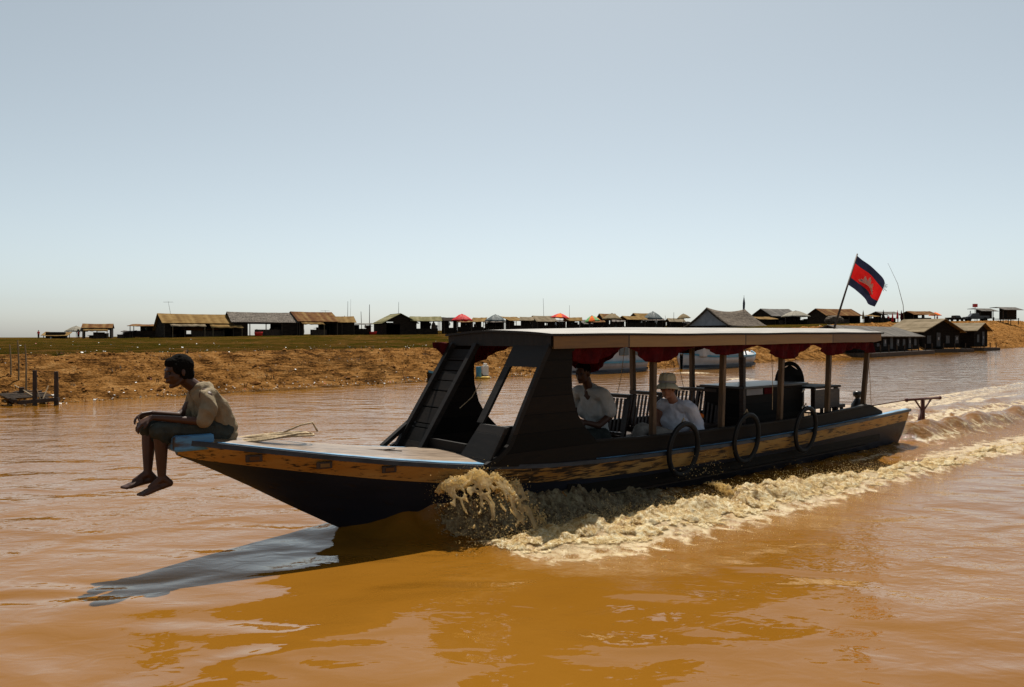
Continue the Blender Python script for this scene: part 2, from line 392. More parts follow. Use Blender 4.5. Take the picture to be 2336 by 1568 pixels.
m, nt, b = nodes('bank_earth'); v = tcoord(nt)
ad = N(nt, 'ShaderNodeAttribute', attribute_name='d'); ac = N(nt, 'ShaderNodeAttribute', attribute_name='grassline')
n1 = noise_tex(nt, v, 1.3, 8, .62); n2 = noise_tex(nt, v, 14, 6, .72); n3 = noise_tex(nt, tcoord(nt, (.30, .30, 2.6)), 6.5, 8, .72)
n4 = noise_tex(nt, v, .16, 5, .6)
k = mathn(nt, 'ADD', mathn(nt, 'MULTIPLY', n1, .4), mathn(nt, 'ADD', mathn(nt, 'MULTIPLY', n2, .3), mathn(nt, 'MULTIPLY', n3, .3)))
soil = ramp(nt, k, [(.40, (.022, .010, .004)), (.455, (.12, .054, .016)), (.515, (.29, .135, .038)), (.61, (.42, .235, .09))])
deb = ramp(nt, mathn(nt, 'ADD', mathn(nt, 'MULTIPLY', n3, .6), mathn(nt, 'MULTIPLY', n4, .4)), [(.40, (1, 1, 1)), (.49, (0, 0, 0))])
soil = mixc(nt, mathn(nt, 'MULTIPLY', deb, .6), soil, (.035, .02, .009))
gr = ramp(nt, mathn(nt, 'ADD', mathn(nt, 'MULTIPLY', n1, .5), mathn(nt, 'MULTIPLY', n4, .5)), [(.40, (.11, .055, .015)), (.48, (.062, .036, .007)), (.56, (.032, .027, .003)), (.66, (.019, .023, .002))])
gm = mathn(nt, 'ADD', ac.outputs['Fac'], mathn(nt, 'MULTIPLY', mathn(nt, 'SUBTRACT', n1, .5), 2.4))
gmask = ramp(nt, gm, [(.45, (0, 0, 0)), (.6, (1, 1, 1))])
col = mixc(nt, gmask, soil, gr)
wet = ramp(nt, mathn(nt, 'ADD', ad.outputs['Fac'], mathn(nt, 'MULTIPLY', n2, .25)), [(.12, (1, 1, 1)), (.32, (0, 0, 0))])
col = mixc(nt, mathn(nt, 'MULTIPLY', wet, .6), col, (.06, .032, .013))
nt.links.new(col, b.inputs['Base Color']); b.inputs['Roughness'].default_value = 1; b.inputs['Specular IOR Level'].default_value = 0
nt.links.new(bump(nt, mathn(nt, 'ADD', n2, mathn(nt, 'MULTIPLY', n3, 1.2)), 1.0, .16), b.inputs['Normal'])
sg = np.concatenate([[-400, -250, -160, -110, -80, -60, -48, -40], np.arange(-34, 14, .1), np.arange(14, 60, .28), np.arange(60, 300, 1.5), [310, 340, 400, 600, 1200, 2600]])
dg_ = np.concatenate([[-40, -15, -6, -3, -1.5], np.arange(-1, 5.5, .075), np.arange(5.5, 24, .3), np.arange(24, 130, 2.5), [140, 160, 200, 260, 400, 800, 1600, 3200]])
S_, D_ = np.meshgrid(sg, dg_, indexing='ij')
Zb = bank_z(S_, D_); Xb, Yb = xy_of(S_, D_)
gl = (D_ - (4 + (zc(S_) - 1.15) * 2.6)) * .55 + .2
bank = gridmesh('river_bank', Xb, Yb, Zb, m, {'d': D_, 'grassline': np.clip(gl, -2, 3)})
tag(bank, kind='structure')

# ---- the river
HL = np.array([1.0, 1.31, 1.5, 1.7, 1.9, 2.1, 2.5, 2.9, 3.3, 3.9, 4.6, 5.3]); HH = np.array([0, .05, .14, .27, .36, .39, .39, .34, .26, .14, .05, 0])
RL = np.array([1.3, 1.8, 2.3, 3.6, 5.7, 8.4, 11.6, 20, 40]); RW = np.array([.7, 1.02, 1.28, 1.45, 1.58, 1.78, 2.0, 2.7, 4.4])
_wlx = np.linspace(-1, 12, 400)
def _wl(L):
    if L < 1.3 or L > 10.7: return 0.0
    t = (0 - zk(L)) / (zg(L) - zk(L)); return wg(L) * max(t, 0) ** hull_p(L)
_wlv = np.array([_wl(x) for x in _wlx])
def water_h(L, w):
    wl = np.interp(L, _wlx, _wlv); aw = np.abs(w)
    out = np.clip(aw - wl, 0, None)
    h = np.interp(L, HL, HH, 0, 0) * np.exp(-(out / .26) ** 2) * (1 + .5 * fbm(L * 5, w * 5, 3))
    rw = np.interp(L, RL, RW); act = sstep(1.5, 2.4, L)
    rel = aw - rw - .06 * fbm(L * 1.3, np.zeros_like(L) + 4, 3)
    amp = np.interp(L, [1.5, 2.5, 4.5, 7, 9, 14, 40], [.02, .09, .15, .09, .065, .05, .03])
    lump = 1 + .75 * fbm(L * 4.5, w * 4.5, 4)
    h = h + act * amp * np.where(rel < 0, np.exp(-(rel / .13) ** 2), np.exp(-(rel / .32) ** 2)) * lump
    h = h - act * .05 * np.exp(-((aw - (wl + rw) / 2) / .3) ** 2) * (1 - sstep(9, 12, L))
    trg = act * (1 - sstep(10, 13, L)) * np.exp(-(out / .5) ** 2)
    h = h + trg * .05 * fbm(L * 6, w * 8, 3)
    st = sstep(10.75, 11.3, L) * (1 - sstep(16, 40, L))
    h = h + st * np.exp(-(w / (.7 + .05 * (L - 10.7))) ** 2) * (.05 + .16 * fbm(L * 2.2, w * 3, 4))
    h = h + st * .22 * np.exp(-((w - .45 - .05 * (L - 11)) / .28) ** 2) * (1 + .5 * fbm(L * 1.2, w, 3)) * (1 - .6 * sstep(14, 20, L))
    h = h + st * .10 * np.exp(-((w + 1.3) / .5) ** 2) * (1 + fbm(L * 2, w * 2, 3))
    far = sstep(2.6, 6, np.abs(w)) + sstep(2, 0, L)
    h = h + .012 * fbm(L * .8, w * .8, 2) * np.clip(far, .25, 1)
    inside = (aw < wl - .04) & (L > 1.35) & (L < 10.68)
    return np.where(inside, -.2, h)
def foam_a(L, w):
    rw = np.interp(L, RL, RW); aw = np.abs(w); rel = aw - rw
    act = sstep(1.7, 2.3, L)
    f = act * np.where(rel < 0, np.exp(-(rel / .14) ** 2), np.exp(-(rel / np.interp(L, [2, 5, 9, 14], [.8, .62, .28, .22])) ** 2)) * np.interp(L, [2, 8, 16, 40], [1, 1, .9, .4])
    f = np.maximum(f, .74 * sstep(7.8, 10.2, L) * (1 - sstep(13, 40, L) * .6) * np.exp(-((rel + .38) / .5) ** 2))
    f = np.maximum(f, .5 * sstep(1.6, 2.2, L) * (1 - sstep(4.5, 7, L)) * (rel < 0))
    f = np.maximum(f, .36 * sstep(4, 6, L) * (1 - sstep(10, 12, L)) * np.exp(-((aw - .82) / .2) ** 2))
    st = sstep(10.7, 10.95, L)
    f = np.maximum(f, st * .68 * np.exp(-(w / 1.15) ** 4) * (1 - .55 * np.exp(-((w - .42 - .05 * (L - 11)) / .2) ** 2)) * (1 - sstep(16, 50, L) * .7))
    f = np.maximum(f, st * .75 * np.exp(-((w + 1.45) / .25) ** 2))
    f = np.maximum(f, .6 * np.exp(-((L - 9.0) / 1.3) ** 2 - ((aw - .86) / .1) ** 2))
    return f
m, nt, b = nodes('muddy_river_water'); v = tcoord(nt)
fa = N(nt, 'ShaderNodeAttribute', attribute_name='foam'); ca = N(nt, 'ShaderNodeAttribute', attribute_name='chop')
rot = N(nt, 'ShaderNodeMapping'); rot.inputs['Rotation'].default_value = (0, 0, -.12); rot.inputs['Scale'].default_value = (.62, 1, 1); nt.links.new(v, rot.inputs[0]); va = rot.outputs[0]
b1 = noise_tex(nt, va, 1.7, 1.0, .4, .6); b2 = noise_tex(nt, va, 6.5, 2, .5, .5); b3 = noise_tex(nt, va, 19, 2.5, .55, .3); b0 = noise_tex(nt, v, .5, 1)
gust = ramp(nt, noise_tex(nt, v, .18, 2), [(.38, (.25, .25, .25)), (.62, (1, 1, 1))])
chop = mathn(nt, 'MULTIPLY', ca.outputs['Fac'], gust)
hgt = mathn(nt, 'ADD', mathn(nt, 'MULTIPLY', b1, mathn(nt, 'SUBTRACT', .088, mathn(nt, 'MULTIPLY', chop, .056))), mathn(nt, 'MULTIPLY', b2, mathn(nt, 'ADD', mathn(nt, 'MULTIPLY', chop, .018), .0055)))
hgt = mathn(nt, 'ADD', hgt, mathn(nt, 'MULTIPLY', b3, mathn(nt, 'MULTIPLY', chop, .0115)))
nrm = bump(nt, hgt, 1.0, 1.0)
mud = ramp(nt, noise_tex(nt, v, .45, 4), [(.3, (.165, .068, .006)), (.7, (.192, .084, .010))])
fn = noise_tex(nt, v, 9, 8, .68, .5); fv = N(nt, 'ShaderNodeTexVoronoi', feature='DISTANCE_TO_EDGE'); fv.inputs['Scale'].default_value = 5
wob = N(nt, 'ShaderNodeMix', data_type='RGBA'); wob.inputs[0].default_value = .25
nz = N(nt, 'ShaderNodeTexNoise'); nz.inputs['Scale'].default_value = 3; nz.inputs['Detail'].default_value = 4; nt.links.new(v, nz.inputs['Vector'])
nt.links.new(v, wob.inputs[6]); nt.links.new(nz.outputs['Color'], wob.inputs[7]); nt.links.new(wob.outputs[2], fv.inputs['Vector'])
lace = mathn(nt, 'SUBTRACT', .5, mathn(nt, 'MULTIPLY', fv.outputs['Distance'], 2.2))
fk = mathn(nt, 'ADD', mathn(nt, 'MULTIPLY', fn, .65), mathn(nt, 'MULTIPLY', lace, .35))
fk = mathn(nt, 'ADD', fk, mathn(nt, 'SUBTRACT', mathn(nt, 'MULTIPLY', fa.outputs['Fac'], .80), .5))
fmask = ramp(nt, fk, [(.26, (0, 0, 0)), (.44, (1, 1, 1))])
col = mixc(nt, fmask, mud, ramp(nt, fn, [(.35, (.24, .13, .04)), (.6, (.50, .40, .24))]))
nt.links.new(col, b.inputs['Base Color']); b.inputs['IOR'].default_value = 1.33
nt.links.new(mathn(nt, 'ADD', mathn(nt, 'MULTIPLY', fmask, .3), .035), b.inputs['Roughness'])
fb = bump(nt, mathn(nt, 'MULTIPLY', fn, mathn(nt, 'ADD', mathn(nt, 'MULTIPLY', fa.outputs['Fac'], 1.0), .0)), .9, .06, nrm)
nt.links.new(fb, b.inputs['Normal'])
M_water = m
Lg = growing(.6, 14.5, .04, 4000, 1.13); Wg = growing(-1.9, 2.7, .04, 4000, 1.13)
L_, W_ = np.meshgrid(Lg, Wg, indexing='ij')
Zw = water_h(L_, W_)
far_ = np.hypot(L_ - 5, W_) > 60; Zw = np.where(far_, 0, Zw)
Xw = BOW[0] + L_ * EA[0] + W_ * EN[0]; Yw = BOW[1] + L_ * EA[1] + W_ * EN[1]
fo = foam_a(L_, W_); fo = np.where(np.hypot(L_ - 8, W_) > 60, 0, fo)
# an older wash drifting off the far side of the boat
cx, cy = 8.0, 31.0; tt = (Yw - 24) / 16.0; lx = 9.5 - 2.5 * tt
wash = np.exp(-((Xw - lx) / .5) ** 2) * sstep(-.15, .1, tt) * (1 - sstep(.8, 1.1, tt))
fo = np.maximum(fo, .85 * wash); Zw = Zw + .12 * wash
chopA = .16 + .84 * sstep(5.2, 9.5, np.hypot(Xw, Yw)) + .0
chopA = np.maximum(chopA, .75 * sstep(1.2, 3.2, Xw) * sstep(2.5, 4.5, Yw)); chopA = np.where((W_ < 1.6) & (L_ > 1.3) & (L_ < 10) & (W_ > 0), .8, chopA)
chopA = .85 * chopA * (1 - .72 * sstep(13, 70, Yw))
water = gridmesh('river_water', Xw, Yw, Zw, M_water, {'foam': fo, 'chop': chopA}); tag(water, kind='structure')

# ---- spray and foam thrown up by the bow
def splash_mat(name, c, tr, rough):
    m, nt, b = nodes(name); f = noise_tex(nt, tcoord(nt), 14, 4)
    cc = ramp(nt, f, [(.3, tuple(x * .62 for x in c)), (.65, c)])
    nt.links.new(cc, b.inputs['Base Color']); b.inputs['Roughness'].default_value = rough; b.inputs['IOR'].default_value = 1.33
    nt.links.new(bump(nt, noise_tex(nt, tcoord(nt), 110, 4, .75), 1.0, .016), b.inputs['Normal'])
    t = N(nt, 'ShaderNodeBsdfTranslucent'); nt.links.new(cc, t.inputs['Color'])
    mx = N(nt, 'ShaderNodeMixShader'); mx.inputs[0].default_value = tr
    nt.links.new(b.outputs[0], mx.inputs[1]); nt.links.new(t.outputs[0], mx.inputs[2]); nt.links.new(mx.outputs[0], nt.nodes['Material Output'].inputs['Surface'])
    return m
M_spray = splash_mat('bow_spray_water', (.95, .78, .46), .72, .08)
def froth_mat(name, c_hi, c_mid, c_lo, tr):
    m, nt, b = nodes(name); v = tcoord(nt); at_ = N(nt, 'ShaderNodeAttribute', attribute_name='cover')
    f1 = noise_tex(nt, v, 16, 5, .7, .6); f2 = noise_tex(nt, v, 55, 4, .75); f0 = noise_tex(nt, v, 4.5, 4, .6)
    k = mathn(nt, 'ADD', mathn(nt, 'MULTIPLY', f1, .5), mathn(nt, 'ADD', mathn(nt, 'MULTIPLY', f2, .3), mathn(nt, 'MULTIPLY', f0, .2)))
    cc = ramp(nt, k, [(.40, c_lo), (.49, c_mid), (.57, c_hi)])
    nt.links.new(cc, b.inputs['Base Color']); b.inputs['Roughness'].default_value = .3; b.inputs['IOR'].default_value = 1.33
    nt.links.new(bump(nt, mathn(nt, 'ADD', f2, mathn(nt, 'MULTIPLY', f1, .8)), 1.0, .022), b.inputs['Normal'])
    t = N(nt, 'ShaderNodeBsdfTranslucent'); nt.links.new(cc, t.inputs['Color'])
    mx = N(nt, 'ShaderNodeMixShader'); mx.inputs[0].default_value = tr; nt.links.new(b.outputs[0], mx.inputs[1]); nt.links.new(t.outputs[0], mx.inputs[2])
    tp = N(nt, 'ShaderNodeBsdfTransparent'); m2 = N(nt, 'ShaderNodeMixShader')
    q = mathn(nt, 'ADD', mathn(nt, 'MULTIPLY', at_.outputs['Fac'], 1.0), mathn(nt, 'MULTIPLY', mathn(nt, 'SUBTRACT', k, .5), 2.6))
    nt.links.new(ramp(nt, q, [(.33, (0, 0, 0)), (.47, (1, 1, 1))]), m2.inputs[0]); nt.links.new(tp.outputs[0], m2.inputs[1]); nt.links.new(mx.outputs[0], m2.inputs[2])
    nt.links.new(m2.outputs[0], nt.nodes['Material Output'].inputs['Surface']); return m
M_foam = froth_mat('wake_foam_water', (.93, .82, .54), (.70, .50, .21), (.34, .17, .04), .32)
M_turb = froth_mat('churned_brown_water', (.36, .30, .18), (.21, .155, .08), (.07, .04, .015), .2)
def hw(L): return float(np.interp(L, _wlx, _wlv))
def W3(L, w, z): return BOATM @ bp(L, w, z)
def wh(L, w): return float(water_h(np.array([L]), np.array([w]))[0])
# -- the lacy curl: a frothy crest with strands and drops hanging from it
sp = MB()
def curl(a, q):                                         # a along the hull 0..1, q from hull foot over the crest to the falling edge
    L = 1.83 + a * .66
    top = .475 + .05 * math.sin(a * 5 - .6) + .07 * noise.noise((a * 5, 3, 1)); foot = hw(L) + .05
    w0 = max(foot, .64 + .16 * a)
    w = w0 + .46 * q ** 1.15
    z = top * (1 - max(0, q - .3) ** 1.7 * 1.7) if q > .3 else top * (.6 + .4 * math.sin(q / .3 * PI / 2))
    return V3((L - .06 * q + .03 * noise.noise((a * 7, q * 3, 2)), w + .05 * noise.noise((a * 6, q * 3, 7)), z))
def sball(p, r): sp.ball(W3(*p), (r, r, r * 1.1), 5, 4)
random.seed(21)
seeds = np.array([(random.uniform(-.1, 1.1) * 6, random.uniform(.25, 1.15) * 5.2) for k in range(80)])
def ligament(a, q):
    u = a * 6 + .55 * noise.noise((a * 7, q * 5, 11)); v = q * 5.2 + .55 * noise.noise((a * 7, q * 5, 23))
    d = np.sqrt(((seeds - (u, v)) ** 2 * (1.25, .8)).sum(1)); d.sort(); return d[1] - d[0]
for i in range(200):
    for j in range(120):
        a = (i + random.random()) / 200; q = .12 + .93 * (j + random.random()) / 120
        qe = .74 + .40 * noise.noise((a * 6, 5, 5)) + .25 * noise.noise((a * 15, 2, 5)) + .25 * sstep(.7, .95, a)
        if q > qe or a < .04 + .05 * noise.noise((q * 9, 3, 0)): continue
        wd = .5 if q < .28 else .36 * (1.0 - .72 * (q - .28) / .6)
        if q < .3 and noise.noise((a * 15, q * 14, 4)) < -.32: continue
        lg = ligament(a, q)
        if lg > wd * (1 + .5 * noise.noise((a * 14, q * 10, 31))): continue
        p = curl(a, q); r = (.0035 + .0065 * max(0, 1 - lg / max(wd, .05))) * (1.1 - .35 * q) * (1 + .35 * noise.noise((a * 40, q * 30, 1)))
        if q < .4: p = p + V3((0, random.gauss(0, .012), random.gauss(0, .012)))
        sball(p, r)
for i in range(1300):                                    # froth of the part that pours down to the foam ridge
    q = random.random() ** .8; x = 2.28 + .30 * q + random.gauss(0, .06); w = .84 + .40 * q + random.gauss(0, .035)
    if noise.noise((x * 16, w * 12, 14)) < .0: continue
    sball(V3((x, w, max(.02, .42 * (1 - q ** 1.5) + random.gauss(0, .02)))), random.uniform(.004, .011))
spray = fuse(sp, 'bow_spray', M_spray, .0046, None, 1)
tag(spray, 'lacy curl of golden spray thrown up beside the bow', 'spray', kind='stuff')
dr = MB()
OCT = [V3(c) for c in ((1, 0, 0), (-1, 0, 0), (0, 1, 0), (0, -1, 0), (0, 0, 1), (0, 0, -1))]
OF = [(0, 2, 4), (2, 1, 4), (1, 3, 4), (3, 0, 4), (2, 0, 5), (1, 2, 5), (3, 1, 5), (0, 3, 5)]
def drop(p, r):
    if r > .0055: dr.ball(p, (r, r, r * random.uniform(1, 1.6)), 6, 5)
    else: dr.add([p + c * r for c in OCT], OF)
g = random.gauss
for i in range(330):
    a, q = random.random() ** 1.1, random.uniform(.15, 1.05); p = curl(a, q)
    drop(W3(p.x + g(0, .07) - .05, p.y + abs(g(0, .09)), max(.01, p.z + g(-.02, .06))), abs(g(.0014, .0018)) + .0016)
for i in range(9500):
    L = random.uniform(2.0, 14) if random.random() < .4 else random.uniform(2.0, 6.5)
    w = float(np.interp(L, RL, RW)) + g(.06, .15); z = abs(g(0, .04)) + float(np.interp(L, [2, 3, 5, 10], [.05, .1, .12, .06])) * math.exp(-((w - float(np.interp(L, RL, RW))) / .25) ** 2)
    drop(W3(L, w, z), random.uniform(.0015, .0042))
for i in range(5600):                                    # outer fringe of fine droplets
    L = random.uniform(2.2, 7.6); w = float(np.interp(L, RL, RW)) + abs(g(.25, .28))
    drop(W3(L, w, abs(g(0, .02)) + .004), random.uniform(.0016, .0042))
for i in range(2600):                                    # lifted sheet along the shaded inner side of the crest
    L = random.uniform(2.4, 7.5); w = float(np.interp(L, RL, RW)) + g(-.06, .06); k_ = max(.2, 1 + 1.2 * noise.noise((L * 4, 1, 1)))
    drop(W3(L, w, .09 + abs(g(.02, .06)) * k_), random.uniform(.0018, .0045))
for i in range(2600):                                    # fine mist about the curl
    a, q = random.random(), random.uniform(.0, 1.05); p = curl(a, q); drop(W3(p.x + g(0, .06) - .03, p.y + g(.03, .06), max(.01, p.z + g(.0, .05))), random.uniform(.0012, .0028))
gL = rng.uniform(6.5, 15, 4200); gW = rng.uniform(.5, 2.4, 4200) + .05 * (gL - 8); gF = foam_a(gL, gW); gH = water_h(gL, gW)   # glints strewn over the lacy water astern
for L, w, fa_, h_ in zip(gL, gW, gF, gH):
    if random.random() < fa_ + .12: drop(W3(L, w, h_ + abs(g(0, .012)) + .004), random.uniform(.002, .0055))
for i in range(90): drop(W3(g(5.1, .25), .95 + g(0, .06), .2 + abs(g(0, .1))), random.uniform(.003, .006))
for i in range(700): drop(W3(random.uniform(10.9, 15), g(0, .8), abs(g(.08, .08))), random.uniform(.002, .005))
dro = dr.build('spray_droplets', M_spray, None, True, fix=False); tag(dro, 'fine golden droplets flying along the bow wave', 'spray', kind='stuff')
# -- froth on the breaking ridge and the churned mound against the hull: finely broken sheets
def froth(L, w, amp):
    return amp * (.6 * np.abs(fbm(L * 6, w * 6, 2)) + .45 * fbm(L * 17 + 5, w * 17, 2) + .6 * np.abs(fbm(L * 36, w * 36 + 3, 2)))
def patch(name, mat, Ls, offs, base, amp, fade):
    Lm, Om = np.meshgrid(Ls, offs, indexing='ij'); Wm = base(Lm) + Om
    zz = water_h(Lm, Wm); f = fade(Lm, Om); zz = zz + froth(Lm, Wm, amp) * f + .005
    zz = np.where(f < .004, -.12, zz)
    Lm = Lm + .02 * fbm(Wm * 14, Lm * 14, 2); Wm = Wm + .02 * fbm(Lm * 14 + 9, Wm * 14, 2)
    return gridmesh(name, BOW[0] + Lm * EA[0] + Wm * EN[0], BOW[1] + Lm * EA[1] + Wm * EN[1], zz, mat, {'cover': f})
def ff(L, o):
    ed = .05 * fbm(L * 3, o * 8, 3) + .06 * fbm(L * 9, o * 9 + 7, 3)
    wid = np.interp(L, [1.9, 3, 5, 8, 12, 15], [.46, .60, .54, .36, .26, .2])
    f = sstep(-.17, -.07, o + ed) * (1 - sstep(wid * .25, wid, o + 1.6 * ed)) * sstep(1.85, 2.3, L)
    holes = sstep(-.30, -.05, fbm(L * 5 + 3, o * 9, 4) + np.interp(L, [2, 5, 7, 9, 15], [.33, .24, .04, -.14, -.42]) - np.clip(o, 0, 1) * .7)
    return f * holes
foam = patch('wake_foam', M_foam, np.concatenate([np.arange(1.85, 8, .014), np.arange(8, 15, .022)]), np.arange(-.24, .72, .0125), lambda L: np.interp(L, RL, RW) + .06 * fbm(L * 1.3, np.zeros_like(L) + 4, 3), .052, ff)
tag(foam, 'ridge of frothy cream foam along the breaking bow wave', 'foam', kind='stuff')
def ft(L, o):
    return sstep(1.75, 2.25, L) * (1 - sstep(4.0, 5.0, L)) * sstep(-.02, .03, o) * (1 - sstep(.35, .62, o + .15 * fbm(L * 4, o * 4, 3)))
churn = patch('churned_water', M_turb, np.arange(1.45, 5.1, .015), np.arange(-.03, .66, .012), lambda L: np.interp(L, _wlx, _wlv), .085, ft)
tag(churn, 'churned brown water heaped against the shaded hull', 'wave', kind='stuff')
sk = MB()                                                # a spike of water where the wave breaks
for i in range(700):
    q = random.random(); L = 4.78 - .30 * q + g(0, .03); w = 1.48 + g(0, .03) - .1 * q
    sk.ball(W3(L, w, .1 + .16 * math.sin(q * PI * .55) * (1 - .2 * q) + g(0, .014)), random.uniform(.005, .016) * (1.2 - q), 5, 4)
spike = fuse(sk, 'breaking_spike', M_spray, .006, None, 1); tag(spike, 'small spike of water thrown off the breaking wave', 'spray', kind='stuff')
# ================================================================== THE TOUR BOAT
def hull_surface(t0, t1, L0, L1, nL, nt_, side, off=0.0):
    P = []
    for i in range(nL + 1):
        L = L0 + (L1 - L0) * i / nL; row = []
        ta = t0(L) if callable(t0) else t0; tb_ = t1(L) if callable(t1) else t1
        for j in range(nt_ + 1):
            t = ta + (tb_ - ta) * j / nt_; w, z = hull_pt(L, t); row.append(bp(L, side * (w + off), z))
        P.append(row)
    return P
def band_t(L): return max(.06, 1 - float(np.interp(L, [0, 2, 5, 10.7], [.125, .15, .175, .16])) / (zg(L) - zk(L)))
boat = thing('tour_boat', 'long wooden tour boat with flat canopy roof running through brown water', 'boat', BOATM)
def bbuild(mb, name, mat, smooth=False, bevel=0, parent=None): return mb.build(name, mat, parent or boat, smooth, bevel)
h = MB()
for s in (1, -1): h.grid(hull_surface(0, band_t, 0, 10.7, 80, 14, s))
tr_ = [bp(10.7, s * hull_pt(10.7, t)[0], hull_pt(10.7, t)[1]) for s, ts in ((1, np.linspace(0, 1, 12)), (-1, np.linspace(1, 0, 12))) for t in ts]
h.add(tr_, [tuple(range(len(tr_)))])
bt_ = [bp(0, s * hull_pt(0, t)[0], hull_pt(0, t)[1]) for s, ts in ((1, np.linspace(0, 1, 6)), (-1, np.linspace(1, 0, 6))) for t in ts]
h.add(bt_, [tuple(range(len(bt_)))])
hull = bbuild(h, 'hull', M_navy, True)
for s in (1, -1):
    b_ = MB(); b_.grid(hull_surface(band_t, 1.0, 0, 10.7, 80, 3, s, .006)); b_.grid(hull_surface(band_t, band_t, 0, 10.7, 80, 1, s, .006))
    # lower lip of the strake
    lip = [[bp(L, s * (hull_pt(L, band_t(L))[0] + o), hull_pt(L, band_t(L))[1]) for o in (-.004, .006)] for L in np.linspace(0, 10.7, 81)]
    b_.grid(lip); st = bbuild(b_, 'side_strake', M_yellow, False)
    st['label'] = 'peeling yellow painted plank band below the gunwale'
    r_ = MB(); pts = [(L, s * (wg(L) - .005), zg(L)) for L in np.linspace(-.02, 10.72, 90)]
    P = [[bp(L, w + s * a, z + c) for a, c in ((-.045, .022), (.028, .022), (.030, -.014), (-.045, -.014))] for L, w, z in pts]
    P = [p + [p[0]] for p in P]; r_.grid(P); bbuild(r_, 'gunwale_rail', M_rub)
    t_ = MB(); P = [[bp(L, s * (wg(L) - .012), zg(L) + .024), bp(L, s * (wg(L) - .014), zg(L) + .030), bp(L, s * max(wg(L) - .14, .02), zg(L) + .033), bp(L, s * max(wg(L) - .145, .018), zg(L) + .02)] for L in np.linspace(.22, 2.4, 40)]
    t_.grid(P); bbuild(t_, 'deck_edge_board', M_blue)
    t_ = MB(); P = [[bp(L, s * (wg(L) - .005), zg(L) + .023), bp(L, s * (wg(L) - .07), zg(L) + .026), bp(L, s * (wg(L) - .07), zg(L))] for L in np.linspace(2.4, 10.68, 60)]
    t_.grid(P); bbuild(t_, 'side_deck', M_blue)
    for (L, zc_) in ((.45, -.06), (.94, -.06), (1.44, -.05)):
        w = wg(L) - .02; fr = bbuild(MB().box(bp(L, s * (w + .018), zg(L) + zc_), (.12, .02, .055), Matrix.Rotation(s * math.atan((wg(L + .1) - wg(L - .1)) / -.2) * 1.0, 3, 'Z')), 'scupper_frame', M_pole, False, .006)
        bbuild(MB().box(bp(L, s * (w + .030), zg(L) + zc_), (.07, .006, .028), Matrix.Rotation(s * math.atan((wg(L + .1) - wg(L - .1)) / -.2), 3, 'Z')), 'scupper_hole', M_rust, parent=fr)
d_ = MB(); P = [[bp(L, (wg(L) - .02) * q, zg(L) + .018 + .05 * (1 - q * q)) for q in np.linspace(-1, 1, 17)] for L in np.linspace(.02, 2.45, 50)]
d_.grid(P); bbuild(d_, 'foredeck', M_deck, True)
a_ = MB(); P = [[bp(L, (wg(L) - .03) * q, zg(L) + .0 + .02 * (1 - q * q)) for q in (-1, -.5, 0, .5, 1)] for L in np.linspace(9.35, 10.7, 12)]
a_.grid(P); a_.box(bp(9.35, 0, .3), (.03, 1.18, .36)); bbuild(a_, 'aft_deck', planks('aft_deck_planks', (.2, .13, .07), (.3, .2, .12), (.38, .27, .17), .13, 1, rough=.5), True)
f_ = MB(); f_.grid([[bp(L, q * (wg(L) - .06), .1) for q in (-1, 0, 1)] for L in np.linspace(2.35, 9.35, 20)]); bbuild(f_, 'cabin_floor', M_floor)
bl = MB().box(bp(.070, 0, .893), (.28, .40, .115)); bbuild(bl, 'bow_block', peeling('worn_blue_paint', (.04, .15, .30), (.07, .21, .38), (.05, .035, .025), .38, .47, rough=.5), False, .02)
# coaming planks along the cabin
for s in (1, -1):
    top = np.interp; Ls = np.linspace(3.3, 9.78, 70); ct = np.interp(Ls, [3.3, 3.65, 4.37, 5.3, 7.5, 9.0, 9.35, 9.78], [.655, .645, .62, .603, .607, .655, .688, .56])
    P = [[bp(L, s * (wg(L) - .045), zg(L) + .0), bp(L, s * (wg(L) - .05), t), bp(L, s * (wg(L) - .08), t), bp(L, s * (wg(L) - .085), .12)] for L, t in zip(Ls, ct)]
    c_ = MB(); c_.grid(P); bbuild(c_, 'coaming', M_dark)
    c_ = MB(); c_.grid([[bp(L, s * (wg(L) - .035), t + .001), bp(L, s * (wg(L) - .035), t + .022), bp(L, s * (wg(L) - .095), t + .022), bp(L, s * (wg(L) - .095), t + .001), bp(L, s * (wg(L) - .035), t + .001)] for L, t in zip(Ls[:-6], ct[:-6])])
    bbuild(c_, 'coaming_cap', M_dark2)
# cabin side wings with their curved edges
wing = [(2.26, .56), (2.40, .62), (2.52, .71), (2.66, .98), (2.78, 1.2), (2.90, 1.42), (3.0, 1.585), (3.33, 1.585), (3.285, 1.45), (3.27, 1.3), (3.28, 1.15), (3.335, .96), (3.43, .82), (3.6, .665), (3.6, .47), (3.0, .49), (2.6, .525)]
for s in (1, -1):
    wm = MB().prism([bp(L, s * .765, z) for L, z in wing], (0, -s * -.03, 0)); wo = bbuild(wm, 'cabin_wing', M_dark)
    fr = MB()
    for (p, q) in zip(wing[0:6], wing[1:7]): fr.bar(bp(p[0], s * .765, p[1]), bp(q[0], s * .765, q[1]), .045, .04, (0, 1, 0))
    bbuild(fr, 'wing_edge_trim', M_dark2, parent=wo)
def pl(z): return 2.31 + (z - .56) * .66                   # the raked windshield plane
def plate(mb, poly, th=.03):
    mb.prism([bp(pl(z), w, z) for w, z in poly], (th, 0, 0)); return mb
ws = MB()
plate(ws, [(.30, .58), (.745, .55), (.745, .87), (.36, .87)]); plate(ws, [(.30, .88), (.39, .88), (.375, 1.38), (.285, 1.38)]); plate(ws, [(.285, 1.382), (.745, 1.382), (.745, 1.58), (.27, 1.58)])
bbuild(ws, 'windshield_panel', M_dark2)
bbuild(MB().bar(bp(pl(.56) - .03, .76, .56), bp(pl(.86) - .02, .735, .86), .035, .02), 'corner_brace', M_dark2)
fw = MB()
